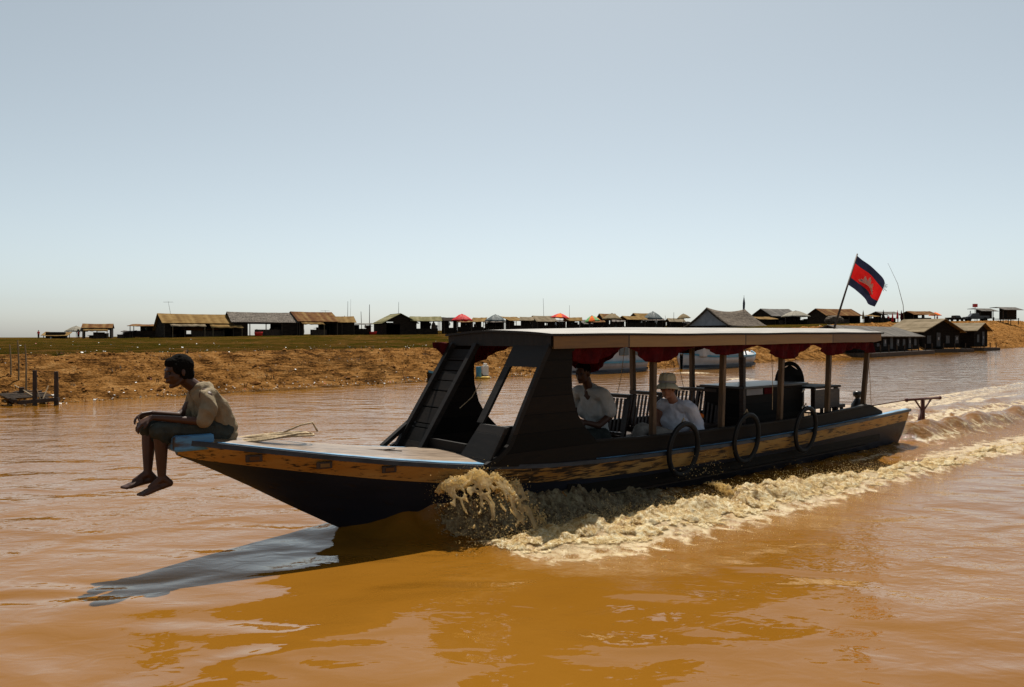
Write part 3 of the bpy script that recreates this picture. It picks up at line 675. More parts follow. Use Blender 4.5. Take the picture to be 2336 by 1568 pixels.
z = .58
for hgt in (.19, .04, .15, .16, .10, .10, .10, .12):
    plate(fw, [(-.745, z), (-.31, z), (-.31, z + hgt - .012), (-.745, z + hgt - .012)], .02); z += hgt
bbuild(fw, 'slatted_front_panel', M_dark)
fb_ = MB()
for w in (-.30, -.72): fb_.bar(bp(pl(.57) - .015, w, .57), bp(pl(1.58) - .015, w * .98, 1.58), .06, .05)
fb_.bar(bp(2.12, -.70, .585), bp(pl(.80), -.75, .80), .05, .04); bbuild(fb_, 'front_frame', M_dark2)
bbuild(MB().box(bp(2.36, 0, .50), (.05, 1.46, .2)).box(bp(2.40, 0, .64), (.03, .62, .1)), 'cockpit_sill', M_dark2)
# roof
RL0, RL1 = 2.98, 9.42
def roof_z(L, w): return float(np.interp(L, [RL0, 3.6, 9.42], [1.685, 1.69, 1.725])) + .062 * (1 - (w / .82) ** 2) * float(np.interp(L, [RL0, 4.2], [.55, 1])) + .008 * noise.noise((L * 1.1, w * 2, 0))
def rw_(L): return .815 if L > RL0 else .8
nL = 60
top_ = [[bp(L, w, roof_z(L, w)) for w in np.linspace(-.83, .83, 17)] for L in np.linspace(RL0 - .02, RL1 + .02, nL)]
bot_ = [[bp(L, w, roof_z(L, w) - .022) for w in np.linspace(-.83, .83, 17)] for L in np.linspace(RL0 - .02, RL1 + .02, nL)]
r_ = MB(); r_.grid(top_); roof = bbuild(r_, 'roof', M_rooftop, True)
r_ = MB(); r_.grid(bot_)
for k in (0, -1): r_.grid([[a, b] for a, b in zip(top_[k], bot_[k])]); r_.grid([[ra[k], rb[k]] for ra, rb in zip(top_, bot_)])
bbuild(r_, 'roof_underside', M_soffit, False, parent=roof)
for s in (1, -1):
    fa_ = MB(); P = [[bp(L, s * .812, roof_z(L, .82) - .024), bp(L, s * .812, roof_z(L, .82) - .138 + (.02 if L > 9.3 else 0)), bp(L, s * .79, roof_z(L, .82) - .138 + (.02 if L > 9.3 else 0)), bp(L, s * .79, roof_z(L, .82) - .024)] for L in np.linspace(RL0 + .02, RL1 - .03, 40)]
    fa_.grid([p + [p[0]] for p in P]); bbuild(fa_, 'fascia_board', M_fascia, parent=roof)
for L in (RL0 + .0, RL1 - .03):
    fa_ = MB(); P = [[bp(L, w, roof_z(L, w) - .022), bp(L, w, 1.565)] for w in np.linspace(-.80, .80, 12)]
    fa_.grid(P); fa_.grid([[p[0] + V3((.02, 0, 0)), p[1] + V3((.02, 0, 0))] for p in P]); fa_.grid([[p[1], p[1] + V3((.02, 0, 0))] for p in P])
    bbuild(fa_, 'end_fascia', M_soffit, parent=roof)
bm_ = MB()
for L in np.linspace(3.4, 9.2, 7): bm_.bar(bp(L, -.79, 1.60), bp(L, .79, 1.60), .05, .05)
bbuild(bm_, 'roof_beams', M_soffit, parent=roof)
for L in (4.53, 5.76, 6.99, 8.16, 9.26):
    for s in (1, -1):
        ln = .03 * random.uniform(-1, 1)
        bbuild(MB().bar(bp(L + ln, s * (wg(L) - .115), .50), bp(L, s * .685, 1.60), .062, .055, (1, 0, 0)), 'roof_post', M_post, False, .006)
# red swagged valances
def valance(s, Ls, depth):
    P = []
    for L in np.linspace(Ls[0], Ls[-1], 190):
        d = float(np.interp(L, Ls, depth)); row = []
        k = int(np.searchsorted(Ls, L, 'right')) - 1; k = max(0, min(k, len(Ls) - 2)); f = (L - Ls[k]) / (Ls[k + 1] - Ls[k])
        f = f * f * (3 - 2 * f); d = depth[k] + (depth[k + 1] - depth[k]) * (math.sin(f * PI / 2) if depth[k + 1] > depth[k] else 1 - math.cos(f * PI / 2) if False else f)
        for q in np.linspace(0, 1, 9):
            fold = (.02 * math.sin(L * 21 + q * 2.5) + .012 * math.sin(L * 47 + q)) * (.3 + q) * min(1, d / .12)
            row.append(bp(L, s * (.755 + fold), 1.60 - d * q + .01 * noise.noise((L * 8, q * 3, s))))
        P.append(row)
    o = bbuild(MB().grid(P), 'red_valance', M_red, True); o.modifiers.new('sol', 'SOLIDIFY').thickness = .004
valance(1, [3.28, 3.55, 4.02, 4.53, 5.18, 5.76, 6.35, 7.05, 7.62, 8.14, 8.75, 9.25], [.17, .20, .05, .21, .05, .15, .05, .22, .05, .19, .10, .17])
valance(-1, [2.75, 3.1, 3.9, 4.5, 5.08, 5.76, 6.4, 7.0, 7.6, 8.16, 8.7, 9.2], [.06, .26, .05, .12, .38, .06, .05, .17, .05, .16, .05, .13])
# thin cords hanging at the posts
co_ = [((5.55, -.62, 1.55), (5.35, -.62, .75)), ((6.85, .62, 1.55), (6.88, .62, .75)), ((9.2, .7, 1.55), (9.55, .6, .56)), ((6.5, -.6, 1.5), (6.75, -.62, .9)), ((2.95, -.2, 1.2), (2.75, -.28, .95))]
for p, q in co_: bbuild(MB().tube([bp(*p), (bp(*p) + bp(*q)) / 2 + V3((.02, 0, -.02)), bp(*q)], .004, 5), 'hanging_cord', M_rope)
# cabinet amidships and the deep-aproned table aft of it
kb = MB().box(bp(7.42, .02, .55), (1.42, .58, .9)); kab = bbuild(kb, 'cabinet', M_dark, False, .004)
bbuild(MB().box(bp(7.44, .02, 1.015), (1.54, .68, .03)), 'cabinet_top', worn('cabinet_top_board', (.03, .032, .036), (.06, .062, .066), ns=3, rough=.3), False, .006, kab)
bbuild(MB().box(bp(6.72, .30, .95), (.05, .06, .9)), 'cabinet_end', M_chair, parent=kab)
bbuild(MB().box(bp(6.95, .325, .955), (.36, .01, .08)), 'cabinet_label', M_greyp, parent=kab); bbuild(MB().box(bp(7.27, .325, .955), (.2, .01, .08)), 'cabinet_label', M_red, parent=kab)
# stern shaft and its tee shaped rest
sf = MB(); z0 = .58
T0, T1 = bp(11.62, .22, .60), bp(12.96, .22, .57)
sf.tube([T0, T1], .022, 8); sf.ball(T0, .035); sf.ball(T1, .035)
mid = bp(12.25, .22, .59); sf.tube([mid, bp(12.27, .22, .05)], .035, 8); sf.tube([bp(12.2, .22, .40), bp(12.02, .22, .05)], .028, 8)
sf.tube([bp(11.95, .22, .58), bp(12.24, .22, .38)], .016, 6); sf.tube([bp(12.6, .22, .57), bp(12.28, .22, .38)], .016, 6)
sf.tube([bp(10.5, .1, .55), T0], .01, 6); bbuild(sf, 'stern_tee_bracket', worn('rusty_red_iron', (.05, .012, .008), (.1, .03, .018), ns=6, rough=.6), True)
sh = MB().tube([bp(10.68, .0, .3), bp(12.3, .2, .0), bp(13.0, .2, -.2)], .03, 8); bbuild(sh, 'propeller_shaft', M_pole, True)

# ------------------------------------------------------------------ things carried by the boat
def on_boat(L, w, z, rz=0): return BOATM @ Matrix.Translation(bp(L, w, z)) @ Matrix.Rotation(rz, 4, 'Z')
# three old tyres hung along the side as fenders
first = None
def r_of(L): return (wg(L) + .035)
for i, (L, lab) in enumerate(((4.86, 'thin old tyre hung on the hull beside the white hatted passenger'), (6.02, 'thin old tyre hung on the hull in the middle of the three'), (7.32, 'thin old tyre hung on the hull below the dark cabinet, farthest aft'))):
    M = on_boat(L, wg(L) + .05, .49 if i else .47) @ Matrix.Rotation(.10, 4, 'X')
    if first is None:
        first = thing('tyre_fender', lab, 'tyre', M, 'tyres hung along the hull')
        P = [[V3(((.235 + .027 * math.cos(q)) * math.cos(p), .024 * math.sin(q), (.27 + .027 * math.cos(q)) * math.sin(p))) for q in np.linspace(0, 2 * PI, 13)] for p in np.linspace(0, 2 * PI, 40)]
        MB().grid(P).build('tyre_ring', M_tyre, first, True); MB().tube([(0, -.01, .25), (0, .03, .33), (0, .09, .2)], .008, 6).build('hanging_rope', M_rope, first)
        P = [[V3(((.235 + a) * math.cos(p), c, (.27 + a) * math.sin(p))) for a, c in ((.022, -.017), (.0285, -.014), (.0285, .014), (.022, .017))] for p in np.linspace(0, 2 * PI, 60)]
        MB().grid(P).build('tread', M_black, first)
    else: copy_thing(first, M, lab)
# slatted wooden chairs
def chair(L, w, rz, lab, wid=.46, n=7):
    t = thing('wooden_chair', lab, 'chair', on_boat(L, w, .1, rz), 'slatted wooden chairs in the boat')
    # local: x towards the back of the chair, y sideways
    MB().box((-.2, 0, .36), (.42, wid, .03)).build('seat', M_chair, t, bevel=.005)
    for sx in (-.38, -.02):
        for sy in (-1, 1): MB().bar((sx, sy * (wid / 2 - .03), 0), (sx, sy * (wid / 2 - .03), .345), .04).build('leg', M_chair, t)
    bk = MB().bar((.12, -wid / 2 - .02, .86), (.12, wid / 2 + .02, .86), .09, .04, (0, 0, 1)).bar((.03, -wid / 2, .42), (.03, wid / 2, .42), .05, .03)
    for sy in (-1, 1): bk.bar((0, sy * wid / 2, .375), (.125, sy * wid / 2, .87), .05, .035)
    bk.build('back_frame', M_chair, t)
    sl_ = MB()
    for k in range(n): y = -wid / 2 + wid * (k + 1) / (n + 1); sl_.bar((.033, y, .44), (.115, y, .83), .028, .012)
    sl_.build('back_slats', M_chair, t)
chair(4.98, -.38, .05, 'slatted chair just behind the man at the front of the boat')
chair(5.58, -.40, -.04, 'slatted chair seen behind the pole in front of the white hatted passenger')
chair(6.62, -.38, .05, 'wide slatted chair between the white hatted passenger and the dark cabinet', .72, 11)
chair(7.05, -.44, .0, 'slatted chair half hidden against the front of the dark cabinet', .5, 7)
bench = thing('passenger_bench', 'low dark bench seat under the white hatted passenger', 'bench', on_boat(5.5, .22, .1))
MB().box((0, 0, .17), (.7, .5, .04)).build('seat', M_chair, bench, bevel=.005)
for sx in (-1, 1): MB().box((sx * .28, 0, .075), (.05, .44, .15)).build('leg', M_chair, bench)
tab = thing('deep_apron_table', 'dark wooden table with deep side boards aft of the cabinet', 'table', on_boat(8.5, .18, .1))
MB().box((0, 0, .86), (.72, .62, .03)).build('table_top', M_dark2, tab, bevel=.004)
for sy in (-1, 1): MB().box((0, sy * .29, .70), (.68, .02, .26)).build('apron', M_chair, tab)
for sx in (-1, 1):
    for sy in (-1, 1): MB().bar((sx * .31, sy * .26, 0), (sx * .31, sy * .26, .845), .05).build('leg', M_chair, tab)
stl = thing('wooden_stool', 'small wooden stool standing beside the last posts near the stern', 'stool', on_boat(8.92, .32, .12))
MB().box((0, 0, .55), (.3, .26, .05)).build('seat', M_chair, stl, bevel=.006)
for sx in (-1, 1):
    for sy in (-1, 1): MB().bar((sx * .12, sy * .1, 0), (sx * .11, sy * .09, .525), .04).build('leg', M_chair, stl)
# black plastic chair with a rounded, pierced back
pc = thing('plastic_chair', 'black plastic chair with rounded pierced back behind the table', 'chair', on_boat(8.62, -.2, .1, .35) @ Matrix.Diagonal((1, .9, 1.24, 1)))
pb = MB()
out = [(.24 * math.cos(t), .62 + .34 * max(math.sin(t), 0) ** .75 * 1.0) for t in np.linspace(0, PI, 22)]
nT = len(out); inn = [(x * .52, .62 + (z - .62) * .74) for x, z in out]; hole = [(x * .52, .62 + (z - .62) * .90) for x, z in out]
bk = [[V3((.10 + (z - .4) * .2 + dx, y, z)) for (y, z) in (a, b_)] for dx in (0,) for a, b_ in zip(out, [(x * .8, .62 + (z - .62) * .86) for x, z in out])]
pb.grid(bk); pb.grid([[V3((.10 + (z - .4) * .2, y, z)) for y, z in ((x * .8, .62 + (zz - .62) * .86), (x * .45, .62 + (zz - .62) * .5))] for (x, zz) in out if not (.05 < abs(x) < .13)])
pb.grid([[V3((.10 + (z - .4) * .2, y, z)) for z in (.40, .55, .64, .72, .79)] for y in np.linspace(-.225, .225, 9)])
po = pb.build('backrest', M_black, pc); po.modifiers.new('s', 'SOLIDIFY').thickness = .018
MB().box((-.12, 0, .42), (.44, .46, .03)).build('seat', M_black, pc, bevel=.01)
for sx in (-.3, .08):
    for sy in (-1, 1): MB().bar((sx, sy * .2, 0), (sx, sy * .19, .41), .04).build('leg', M_black, pc)
for sy in (-1, 1): MB().tube([(-.28, sy * .23, .43), (-.27, sy * .25, .62), (.05, sy * .25, .64), (.13, sy * .22, .62)], .018, 6).build('arm', M_black, pc)
jug = MB().lathe([(.0, 0), (.07, 0), (.085, .05), (.08, .11), (.045, .17), (.03, .19), (.03, .21), (.055, .23), (.06, .27), (.05, .30), (.0, .31)], 14)
jg = jug.build('water_jug', M_black, None, True); jg.matrix_world = on_boat(9.78, .28, .53); jg.scale = (1.15, 1.15, 1.0); tag(jg, 'dark narrow waisted jug standing on the stern deck by the last post', 'jug')
ob = MB()
for i in range(14): ob.ball((random.uniform(-.16, .16), random.uniform(-.08, .08), random.uniform(0, .07)), (random.uniform(.05, .09), .05, random.uniform(.03, .05)), 8, 6)
oc = fuse(ob, 'orange_bundle', M_orange, .012); oc.matrix_world = on_boat(6.2, -.1, .60); tag(oc, 'bright orange cloth bundle lying behind the white hatted passenger', 'cloth')
obx = MB().box((0, 0, .22), (.5, .42, .44)).box((0, 0, .45), (.54, .46, .025)).build('low_locker', M_chair, None); obx.matrix_world = on_boat(6.2, -.1, .1); tag(obx, 'low dark wooden locker under the orange bundle', 'locker')
# rope heap and boat hook on the foredeck
rp = MB(); pts = []
for i in range(230):
    t = i / 230 * 2 * PI * 5.2; k = 1 + .35 * noise.noise((i * .05, 1, 0))
    pts.append(V3((.30 * k * math.cos(t) + .08 * noise.noise((i * .04, 4, 0)), .10 * k * math.sin(t) + .05 * noise.noise((i * .06, 7, 0)), .012 + .022 * (1 + noise.noise((i * .11, 2, 3))) + .035 * max(0, noise.noise((i * .03, 9, 3))))))
rp.tube(pts, .0085, 6); rp.tube([pts[-1], pts[-1] + V3((.16, -.02, .06)), pts[-1] + V3((.26, -.03, .075)), pts[-1] + V3((.3, -.04, .0))], .008, 6)
ro = rp.build('rope_heap', M_rope, None, True); ro.matrix_world = on_boat(.68, .08, zg(.68) + .060); tag(ro, 'loose heap of tan rope on the foredeck behind the boy', 'rope')
hk = MB().tube([(0, 0, 0), (.42, 0, 0)], .007, 6).tube([(.42, 0, 0), (.55, -.12, .005)], .005, 5).tube([(.42, 0, 0), (.56, .04, .005)], .005, 5).build('boat_hook', M_pole, None); hk.matrix_world = on_boat(1.2, .12, zg(1.35) + .062, -.1) @ Matrix.Rotation(.085, 4, 'Y'); tag(hk, 'thin dark forked hook lying on the foredeck planks', 'hook')
# the flag on its raked pole
fl = thing('flag', 'blue and red flag with a white temple on a raked pole over the stern', 'flag', on_boat(9.12, .25, 1.78))
inv = fl.matrix_world.inverted()
top = bp(9.82, .25, 2.92); Pm = BOATM @ top; P_top = inv @ Pm
P_bot = V3((0, 0, 0)); ax = (P_top - P_bot).normalized()
MB().tube([P_bot - ax * .05, P_top], [.016, .011], 8).build('flag_pole', M_pole, fl, True)
# cloth: hoist down the pole, fly trailing aft and sagging
Ph = (P_top - P_bot).length; h0 = P_top - ax * .03; hl = .53; fll = .68
fly = V3((.81, -.28, -.47)).normalized()
def fpt(u, v):                                            # u along the fly, v down the hoist
    p = h0 - ax * (hl * v) + fly * (fll * u)
    drop = V3((0, 0, -1)) * (.05 * u * u) + V3((0, 0, 1)) * (.035 * math.sin(u * 5.5 + v * 1.5) * u)
    side = V3((0, 1, 0)) * (.032 * math.sin(u * 7 + v * 1.8) * u ** .7 + .012 * math.sin(u * 13 - v * 3) * u)
    return p + drop + side - fly * (.06 * u * v * v)
NU, NV = 48, 40
def strip(v0, v1, name, mat):
    P = [[fpt(u, v) for v in np.linspace(v0, v1, max(3, int(NV * (v1 - v0))))] for u in np.linspace(0, 1, NU)]
    if name == 'upper_stripe':
        for k in range(NU - 6, NU):
            for j in range(len(P[k])): P[k][j] = P[k][j] + fly * (.05 * max(0, noise.noise((j * 1.7, 1, 0))) * (k - NU + 6) / 6)
    return MB().grid(P).build(name, mat, fl, True)
M_fblue = cloth('flag_blue_cloth', (.018, .022, .05), (.028, .032, .07), .3); M_fred = cloth('flag_red_cloth', (.62, .012, .012), (.72, .02, .02), .35); M_fwhite = cloth('flag_white_cloth', (.72, .68, .58), (.82, .78, .68), .6)
strip(0, .255, 'upper_stripe', M_fblue); strip(.255, .745, 'red_stripe', M_fred); strip(.745, 1, 'lower_stripe', M_fblue)
tp = [(.26, .67), (.26, .62), (.31, .62), (.31, .56), (.36, .56), (.37, .46), (.395, .40), (.42, .46), (.43, .52), (.46, .52), (.475, .40), (.51, .32), (.545, .40), (.56, .52), (.59, .52), (.60, .46), (.625, .40), (.65, .46), (.66, .56), (.71, .56), (.71, .62), (.76, .62), (.76, .67)]
for sgn in (1, -1):
    cen = (.51, .60); vs = []; fs = []
    for r in np.linspace(0, 1, 5):
        for (u, v) in tp: vs.append(fpt(cen[0] + (u - cen[0]) * r, cen[1] + (v - cen[1]) * r) + V3((0, sgn * .004, 0)))
    n = len(tp)
    for r in range(4):
        for k in range(n): a = r * n + k; b2 = r * n + (k + 1) % n; fs.append((a, b2, b2 + n, a + n))
    MB().add(vs, fs).build('temple_emblem', M_fwhite, fl, True)
fr_ = MB()
for k in range(7):
    v = .03 + k * .035; p = fpt(1, v); fr_.tube([p, p + fly * random.uniform(.03, .1) + V3((0, random.uniform(-.02, .02), random.uniform(-.01, .03)))], .003, 4)
fr_.build('frayed_threads', M_fblue, fl)
# ================================================================== PEOPLE
def hand(mb, wrist, direction, palm_n, s=1.0, curl_=.5, thumb_side=1):
    """palm, four curled fingers of unequal length and a thumb leaving the side of the palm"""
    d = V3(direction).normalized(); n = V3(palm_n); n = (n - d * n.dot(d)).normalized(); x = d.cross(n) * thumb_side
    w = V3(wrist); k = w + d * .078 * s
    for f in (-1, -.35, .35, 1): mb.limb(w + x * f * .016 * s, k + x * f * .029 * s, .015 * s, .0125 * s, 8)
    for f, ln in ((-1.05, .058), (-.38, .074), (.35, .080), (1.05, .070)):
        p = k + x * f * .030 * s; c = curl_ * random.uniform(.8, 1.15); a1, a2, a3 = c * .7, c * 1.7, c * 2.5
        l = ln * s; q = [p]
        for a, r in ((a1, .45), (a2, .32), (a3, .26)): q.append(q[-1] + (d * math.cos(a) + n * math.sin(a)) * l * r + x * f * .002)
        mb.chain(q, [.0092 * s, .0086 * s, .0080 * s, .0068 * s], 8)
    t0 = w + d * .025 * s + x * .024 * s; t1 = t0 + (d * .65 + x * .7 + n * .25).normalized() * .034 * s; t2 = t1 + (d * .9 + x * .25 + n * .35).normalized() * .03 * s
    mb.chain([t0, t1, t2], [.013 * s, .0105 * s, .0085 * s], 8)
def foot(mb, ankle, fwd, s=1.0, down=(0, 0, -1)):
    f = V3(fwd).normalized(); dn = V3(down); dn = (dn - f * dn.dot(f)).normalized(); x = f.cross(dn); a = V3(ankle)
    heel = a - f * .035 * s + dn * .05 * s; ball = a + f * .125 * s + dn * .062 * s
    mb.limb(a, heel, .030 * s, .027 * s); mb.limb(heel, a + f * .06 * s + dn * .055 * s, .026 * s, .024 * s); mb.limb(a, a + f * .09 * s + dn * .035 * s, .030 * s, .020 * s)
    for q in (-1, 0, 1): mb.limb(a + f * .05 * s + dn * .052 * s + x * q * .012 * s, ball + x * q * .026 * s,   .023 * s, .018 * s)
    for i, q in enumerate((-1.25, -.6, 0, .6, 1.2)): mb.limb(ball + x * q * .026 * s, ball + x * q * .028 * s + f * (.045 - .004 * i) * s + dn * .004, .0135 * s, .011 * s)
def head(mb, c, fwd, up=(0, 0, 1), s=1.0):
    """skull, jaw, brow, nose, lips, chin, ears; returns the head frame"""
    f = V3(fwd).normalized(); u = V3(up); u = (u - f * u.dot(f)).normalized(); l = u.cross(f); R = Matrix((f, l, u)).transposed(); c = V3(c)
    P = lambda a, b_, z: c + R @ V3((a * s, b_ * s, z * s))
    mb.ball(P(-.012, 0, .030), (.094 * s, .073 * s, .085 * s), 16, 12, R); mb.ball(P(.030, 0, -.030), (.055 * s, .058 * s, .070 * s), 14, 10, R)
    mb.limb(P(.062, 0, -.098), P(.03, .03, -.085), .017 * s, .018 * s); mb.limb(P(.062, 0, -.098), P(.03, -.03, -.085), .017 * s, .018 * s)
    mb.limb(P(.03, .03, -.085), P(-.02, .052, -.045), .018 * s, .016 * s); mb.limb(P(.03, -.03, -.085), P(-.02, -.052, -.045), .018 * s, .016 * s)
    mb.limb(P(.074, -.028, .022), P(.074, .028, .022), .013 * s, .013 * s)
    mb.chain([P(.078, 0, .012), P(.089, 0, -.014), P(.0955, 0, -.026)], [.008 * s, .0105 * s, .0115 * s], 8); mb.ball(P(.086, .011, -.030), .0085 * s); mb.ball(P(.086, -.011, -.030), .0085 * s)
    mb.limb(P(.081, -.018, -.055), P(.081, .018, -.055), .009 * s, .009 * s); mb.ball(P(.089, 0, -.053), (.010 * s, .014 * s, .007 * s), 8, 6, R); mb.ball(P(.086, 0, -.067), (.010 * s, .014 * s, .008 * s), 8, 6, R)
    for q in (-1, 1):
        mb.ball(P(.058, q * .036, -.018), (.022 * s, .020 * s, .020 * s), 8, 6, R)
        mb.ball(P(-.012, q * .074, -.008), (.017 * s, .008 * s, .030 * s), 8, 7, R)
    return P, R
def eyes(P, R, s, parent):
    for q in (-1, 1): MB().ball(P(.0755, q * .031, .002), (.010 * s, .013 * s, .010 * s), 8, 6, R).build('eye', M_black, parent, True)
def folds(amp, sc=9): return lambda p: amp * (noise.noise(p * sc) + .6 * noise.noise(p * sc * 2.3 + V3((3, 1, 2))))

# ---- the boy on the bow block (boat frame, x is along the boat so he looks towards -x)
def B(L, w, z): return bp(L, w, z)
bb = MB()
pel = B(.305, 0, .945)
bb.chain([pel, B(.315, 0, 1.03), B(.275, 0, 1.13), B(.20, 0, 1.215)], [.085, .074, .080, .070]); bb.limb(B(.31, .06, .94), B(.31, -.06, .94), .085, .085)
bb.limb(B(.18, .10, 1.225), B(.18, -.10, 1.225), .055, .055)
bb.chain([B(.175, 0, 1.25), B(.11, 0, 1.30), B(.055, 0, 1.345)], [.054, .050, .050])
P, R = head(bb, B(.012, 0, 1.398), (-1, -.10, -.13), (-.13, 0, 1), .99)
bb.chain([B(.18, .145, 1.215), B(.16, .185, 1.08), B(.11, .165, 1.045)], [.046, .036, .033]); bb.chain([B(.11, .165, 1.045), B(-.185, .065, 1.082)], [.032, .020])
bb.chain([B(.18, -.145, 1.215), B(.12, -.185, 1.09), B(.06, -.16, 1.06)], [.046, .036, .033]); bb.chain([B(.06, -.16, 1.06), B(-.160, -.055, 1.105)], [.032, .020])
hand(bb, B(-.188, .063, 1.080), B(-1, -.2, -.55), B(-.1, -.3, -1), .95, .55, 1)
hand(bb, B(-.163, -.052, 1.103), B(-1, .2, -.12), B(-.2, .5, -1), .95, .6, -1)
# thighs, shins, feet
bb.chain([B(.28, .085, .965), B(-.135, .085, .985)], [.080, .050]); bb.chain([B(.28, -.085, .965), B(-.165, -.085, .985)], [.080, .050])
bb.chain([B(-.135, .085, .985), B(-.125, .075, .87), B(-.118, .062, .655)], [.050, .046, .029]); bb.chain([B(-.165, -.085, .985), B(-.170, -.075, .87), B(-.180, -.06, .68)], [.050, .046, .029])
foot(bb, B(-.112, .062, .645), B(-1, .02, -.22), 1.02, B(.25, 0, -1)); foot(bb, B(-.180, -.06, .672), B(-1, .0, -.12), 1.02, B(.1, 0, -1))
boy = fuse(bb, 'person', M_skin, .0055, None, 3); boy.matrix_world = BOATM
tag(boy, 'barefoot boy in a beige shirt sitting on the bow, legs hanging down', 'person')
eyes(P, R, .99, boy)
hb = MB(); hb.ball(P(-.024, 0, .040), (.0985, .079, .090), 18, 14, R); hb.ball(P(.036, 0, .078), (.048, .058, .036), 12, 8, R); hb.ball(P(-.058, 0, -.020), (.058, .066, .070), 14, 10, R); hb.ball(P(.060, 0, .064), (.022, .05, .024), 10, 8, R)
for q in (-1, 1): hb.ball(P(.016, q * .060, .030), (.042, .020, .046), 8, 6, R); hb.ball(P(-.022, q * .062, -.02), (.03, .02, .04), 8, 6, R)
for i in range(26):
    a, e = random.uniform(-3, 3), random.uniform(.0, 1.4); d_ = V3((-math.cos(a) * math.cos(e), math.sin(a) * math.cos(e), math.sin(e)))
    if d_.x > .1: continue
    p = P(-.022 + d_.x * .093, d_.y * .075, .042 + d_.z * .084); hb.limb(p, p + R @ V3((d_.x * .005 + .008, d_.y * .004, d_.z * .006)), .010, .006, 6)
fuse(hb, 'hair', M_hair, .005, boy, 5, folds(.0025, 70))
sh_ = MB()
sh_.chain([B(.325, 0, .94), B(.318, 0, 1.03), B(.282, 0, 1.13), B(.215, 0, 1.215)], [.084, .088, .088, .076])
for q in (-1, 1):
    sh_.chain([B(.315, q * .06, .94), B(.312, q * .075, 1.03), B(.275, q * .085, 1.13), B(.205, q * .10, 1.215), B(.185, q * .135, 1.222)], [.084, .080, .078, .066, .055])
    sh_.chain([B(.185, q * .135, 1.222), B(.172, q * .182, 1.13), B(.140, q * .185, 1.055)], [.057, .056, .054])
    sh_.chain([B(.15, q * .06, 1.22), B(.18, q * .06, 1.12), B(.22, q * .06, 1.02)], [.054, .058, .062])
    sh_.chain([B(.105, q * .03, 1.245), B(.135, q * .058, 1.285), B(.185, q * .03, 1.305)], [.014, .02, .022])
sh_.limb(B(.195, .02, 1.30), B(.195, -.02, 1.30), .022, .022); sh_.limb(B(.20, .05, 1.25), B(.20, -.05, 1.25), .066, .066)
sh_.limb(B(.355, .10, .915), B(.365, -.10, .915), .052, .052); sh_.limb(B(.36, .08, .98), B(.36, -.08, .98), .055, .055)
def cloth_folds(p):
    a = noise.noise(V3((p.x * 9 + p.z * 7, p.y * 7, p.z * 4 - p.x * 5))); b_ = noise.noise(V3((p.x * 20 - p.z * 9, p.y * 16, p.z * 11 + 4)))
    return .010 * (1 - 2.6 * abs(a)) + .005 * b_
fuse(sh_, 'shirt', M_shirt, .0065, boy, 14, cloth_folds)
st_ = MB()
for q, kx in ((1, -.150), (-1, -.178)): st_.chain([B(.30, q * .085, .955), B(.08, q * .088, .975), B(kx, q * .086, .988)], [.090, .078, .060]); st_.chain([B(kx + .02, q * .086, .975), B(kx + .04, q * .082, .925)], [.058, .056])
st_.limb(B(.32, .05, .94), B(.32, -.05, .94), .092, .092)
fuse(st_, 'shorts', M_shorts, .007, boy, 3, folds(.008, 14))

# ---- the man behind the wing
mb_ = MB(); ox = 4.36
mb_.chain([B(4.50, -.1, .58), B(4.47, -.1, .78), B(4.42, -.1, .98), B(4.40, -.1, 1.04)], [.12, .105, .11, .08]); mb_.limb(B(4.40, .06, 1.04), B(4.40, -.26, 1.04), .062, .062)
mb_.chain([B(4.39, -.1, 1.07), B(4.36, -.1, 1.13), B(4.33, -.1, 1.19)], [.055, .052, .055]); P, R = head(mb_, B(4.28, -.1, 1.26), (-1, -.25, -.05))
mb_.chain([B(4.41, .10, 1.03), B(4.46, .14, .80), B(4.30, .12, .70), B(4.16, .06, .74)], [.052, .042, .038, .026]); hand(mb_, B(4.16, .06, .74), B(-1, -.3, .1), B(0, -1, -.3), 1, .9, 1)
mb_.chain([B(4.41, -.30, 1.03), B(4.44, -.35, .80), B(4.24, -.30, .72), B(4.1, -.22, .78)], [.052, .042, .038, .026]); hand(mb_, B(4.1, -.22, .78), B(-1, .3, .1), B(0, 1, -.3), 1, .9, -1)
for q in (-.2, 0): mb_.chain([B(4.48, q, .55), B(4.05, q, .58), B(4.02, q, .16)], [.095, .068, .04]); foot(mb_, B(4.02, q, .17), B(-1, 0, 0), 1.1)
man = fuse(mb_, 'person', M_skin, .008, None, 3); man.matrix_world = BOATM
tag(man, 'man in an open necked pale shirt seated behind the dark cabin wing', 'person')
eyes(P, R, 1, man)
hb = MB(); hb.ball(P(-.022, 0, .040), (.098, .079, .088), 16, 12, R); hb.ball(P(.035, 0, .082), (.05, .058, .03), 12, 8, R); hb.ball(P(-.055, 0, -.01), (.055, .062, .055), 12, 8, R); fuse(hb, 'hair', M_hair, .007, man, 1, folds(.003, 40))
s_ = MB(); s_.chain([B(4.51, -.1, .56), B(4.48, -.1, .78), B(4.43, -.1, .96), B(4.405, -.1, 1.03)], [.135, .125, .128, .09]); s_.limb(B(4.40, .07, 1.035), B(4.40, -.27, 1.035), .074, .074); s_.limb(B(4.46, 0, .85), B(4.46, -.2, .85), .12, .12)
for q, w in ((.11, .145), (-.31, -.355)): s_.chain([B(4.41, q, 1.03), B(4.44, w, .90), B(4.455, w, .84)], [.068, .068, .066])
s_.chain([B(4.33, -.05, 1.03), B(4.40, -.03, 1.11), B(4.42, -.1, 1.125), B(4.40, -.17, 1.11), B(4.33, -.15, 1.03)], [.018, .022, .024, .022, .018])
fuse(s_, 'shirt', M_grey, .009, man, 10, cloth_folds)
s_ = MB()
for q in (-.2, 0): s_.chain([B(4.48, q, .55), B(4.05, q, .58), B(4.03, q, .22)], [.11, .085, .075])
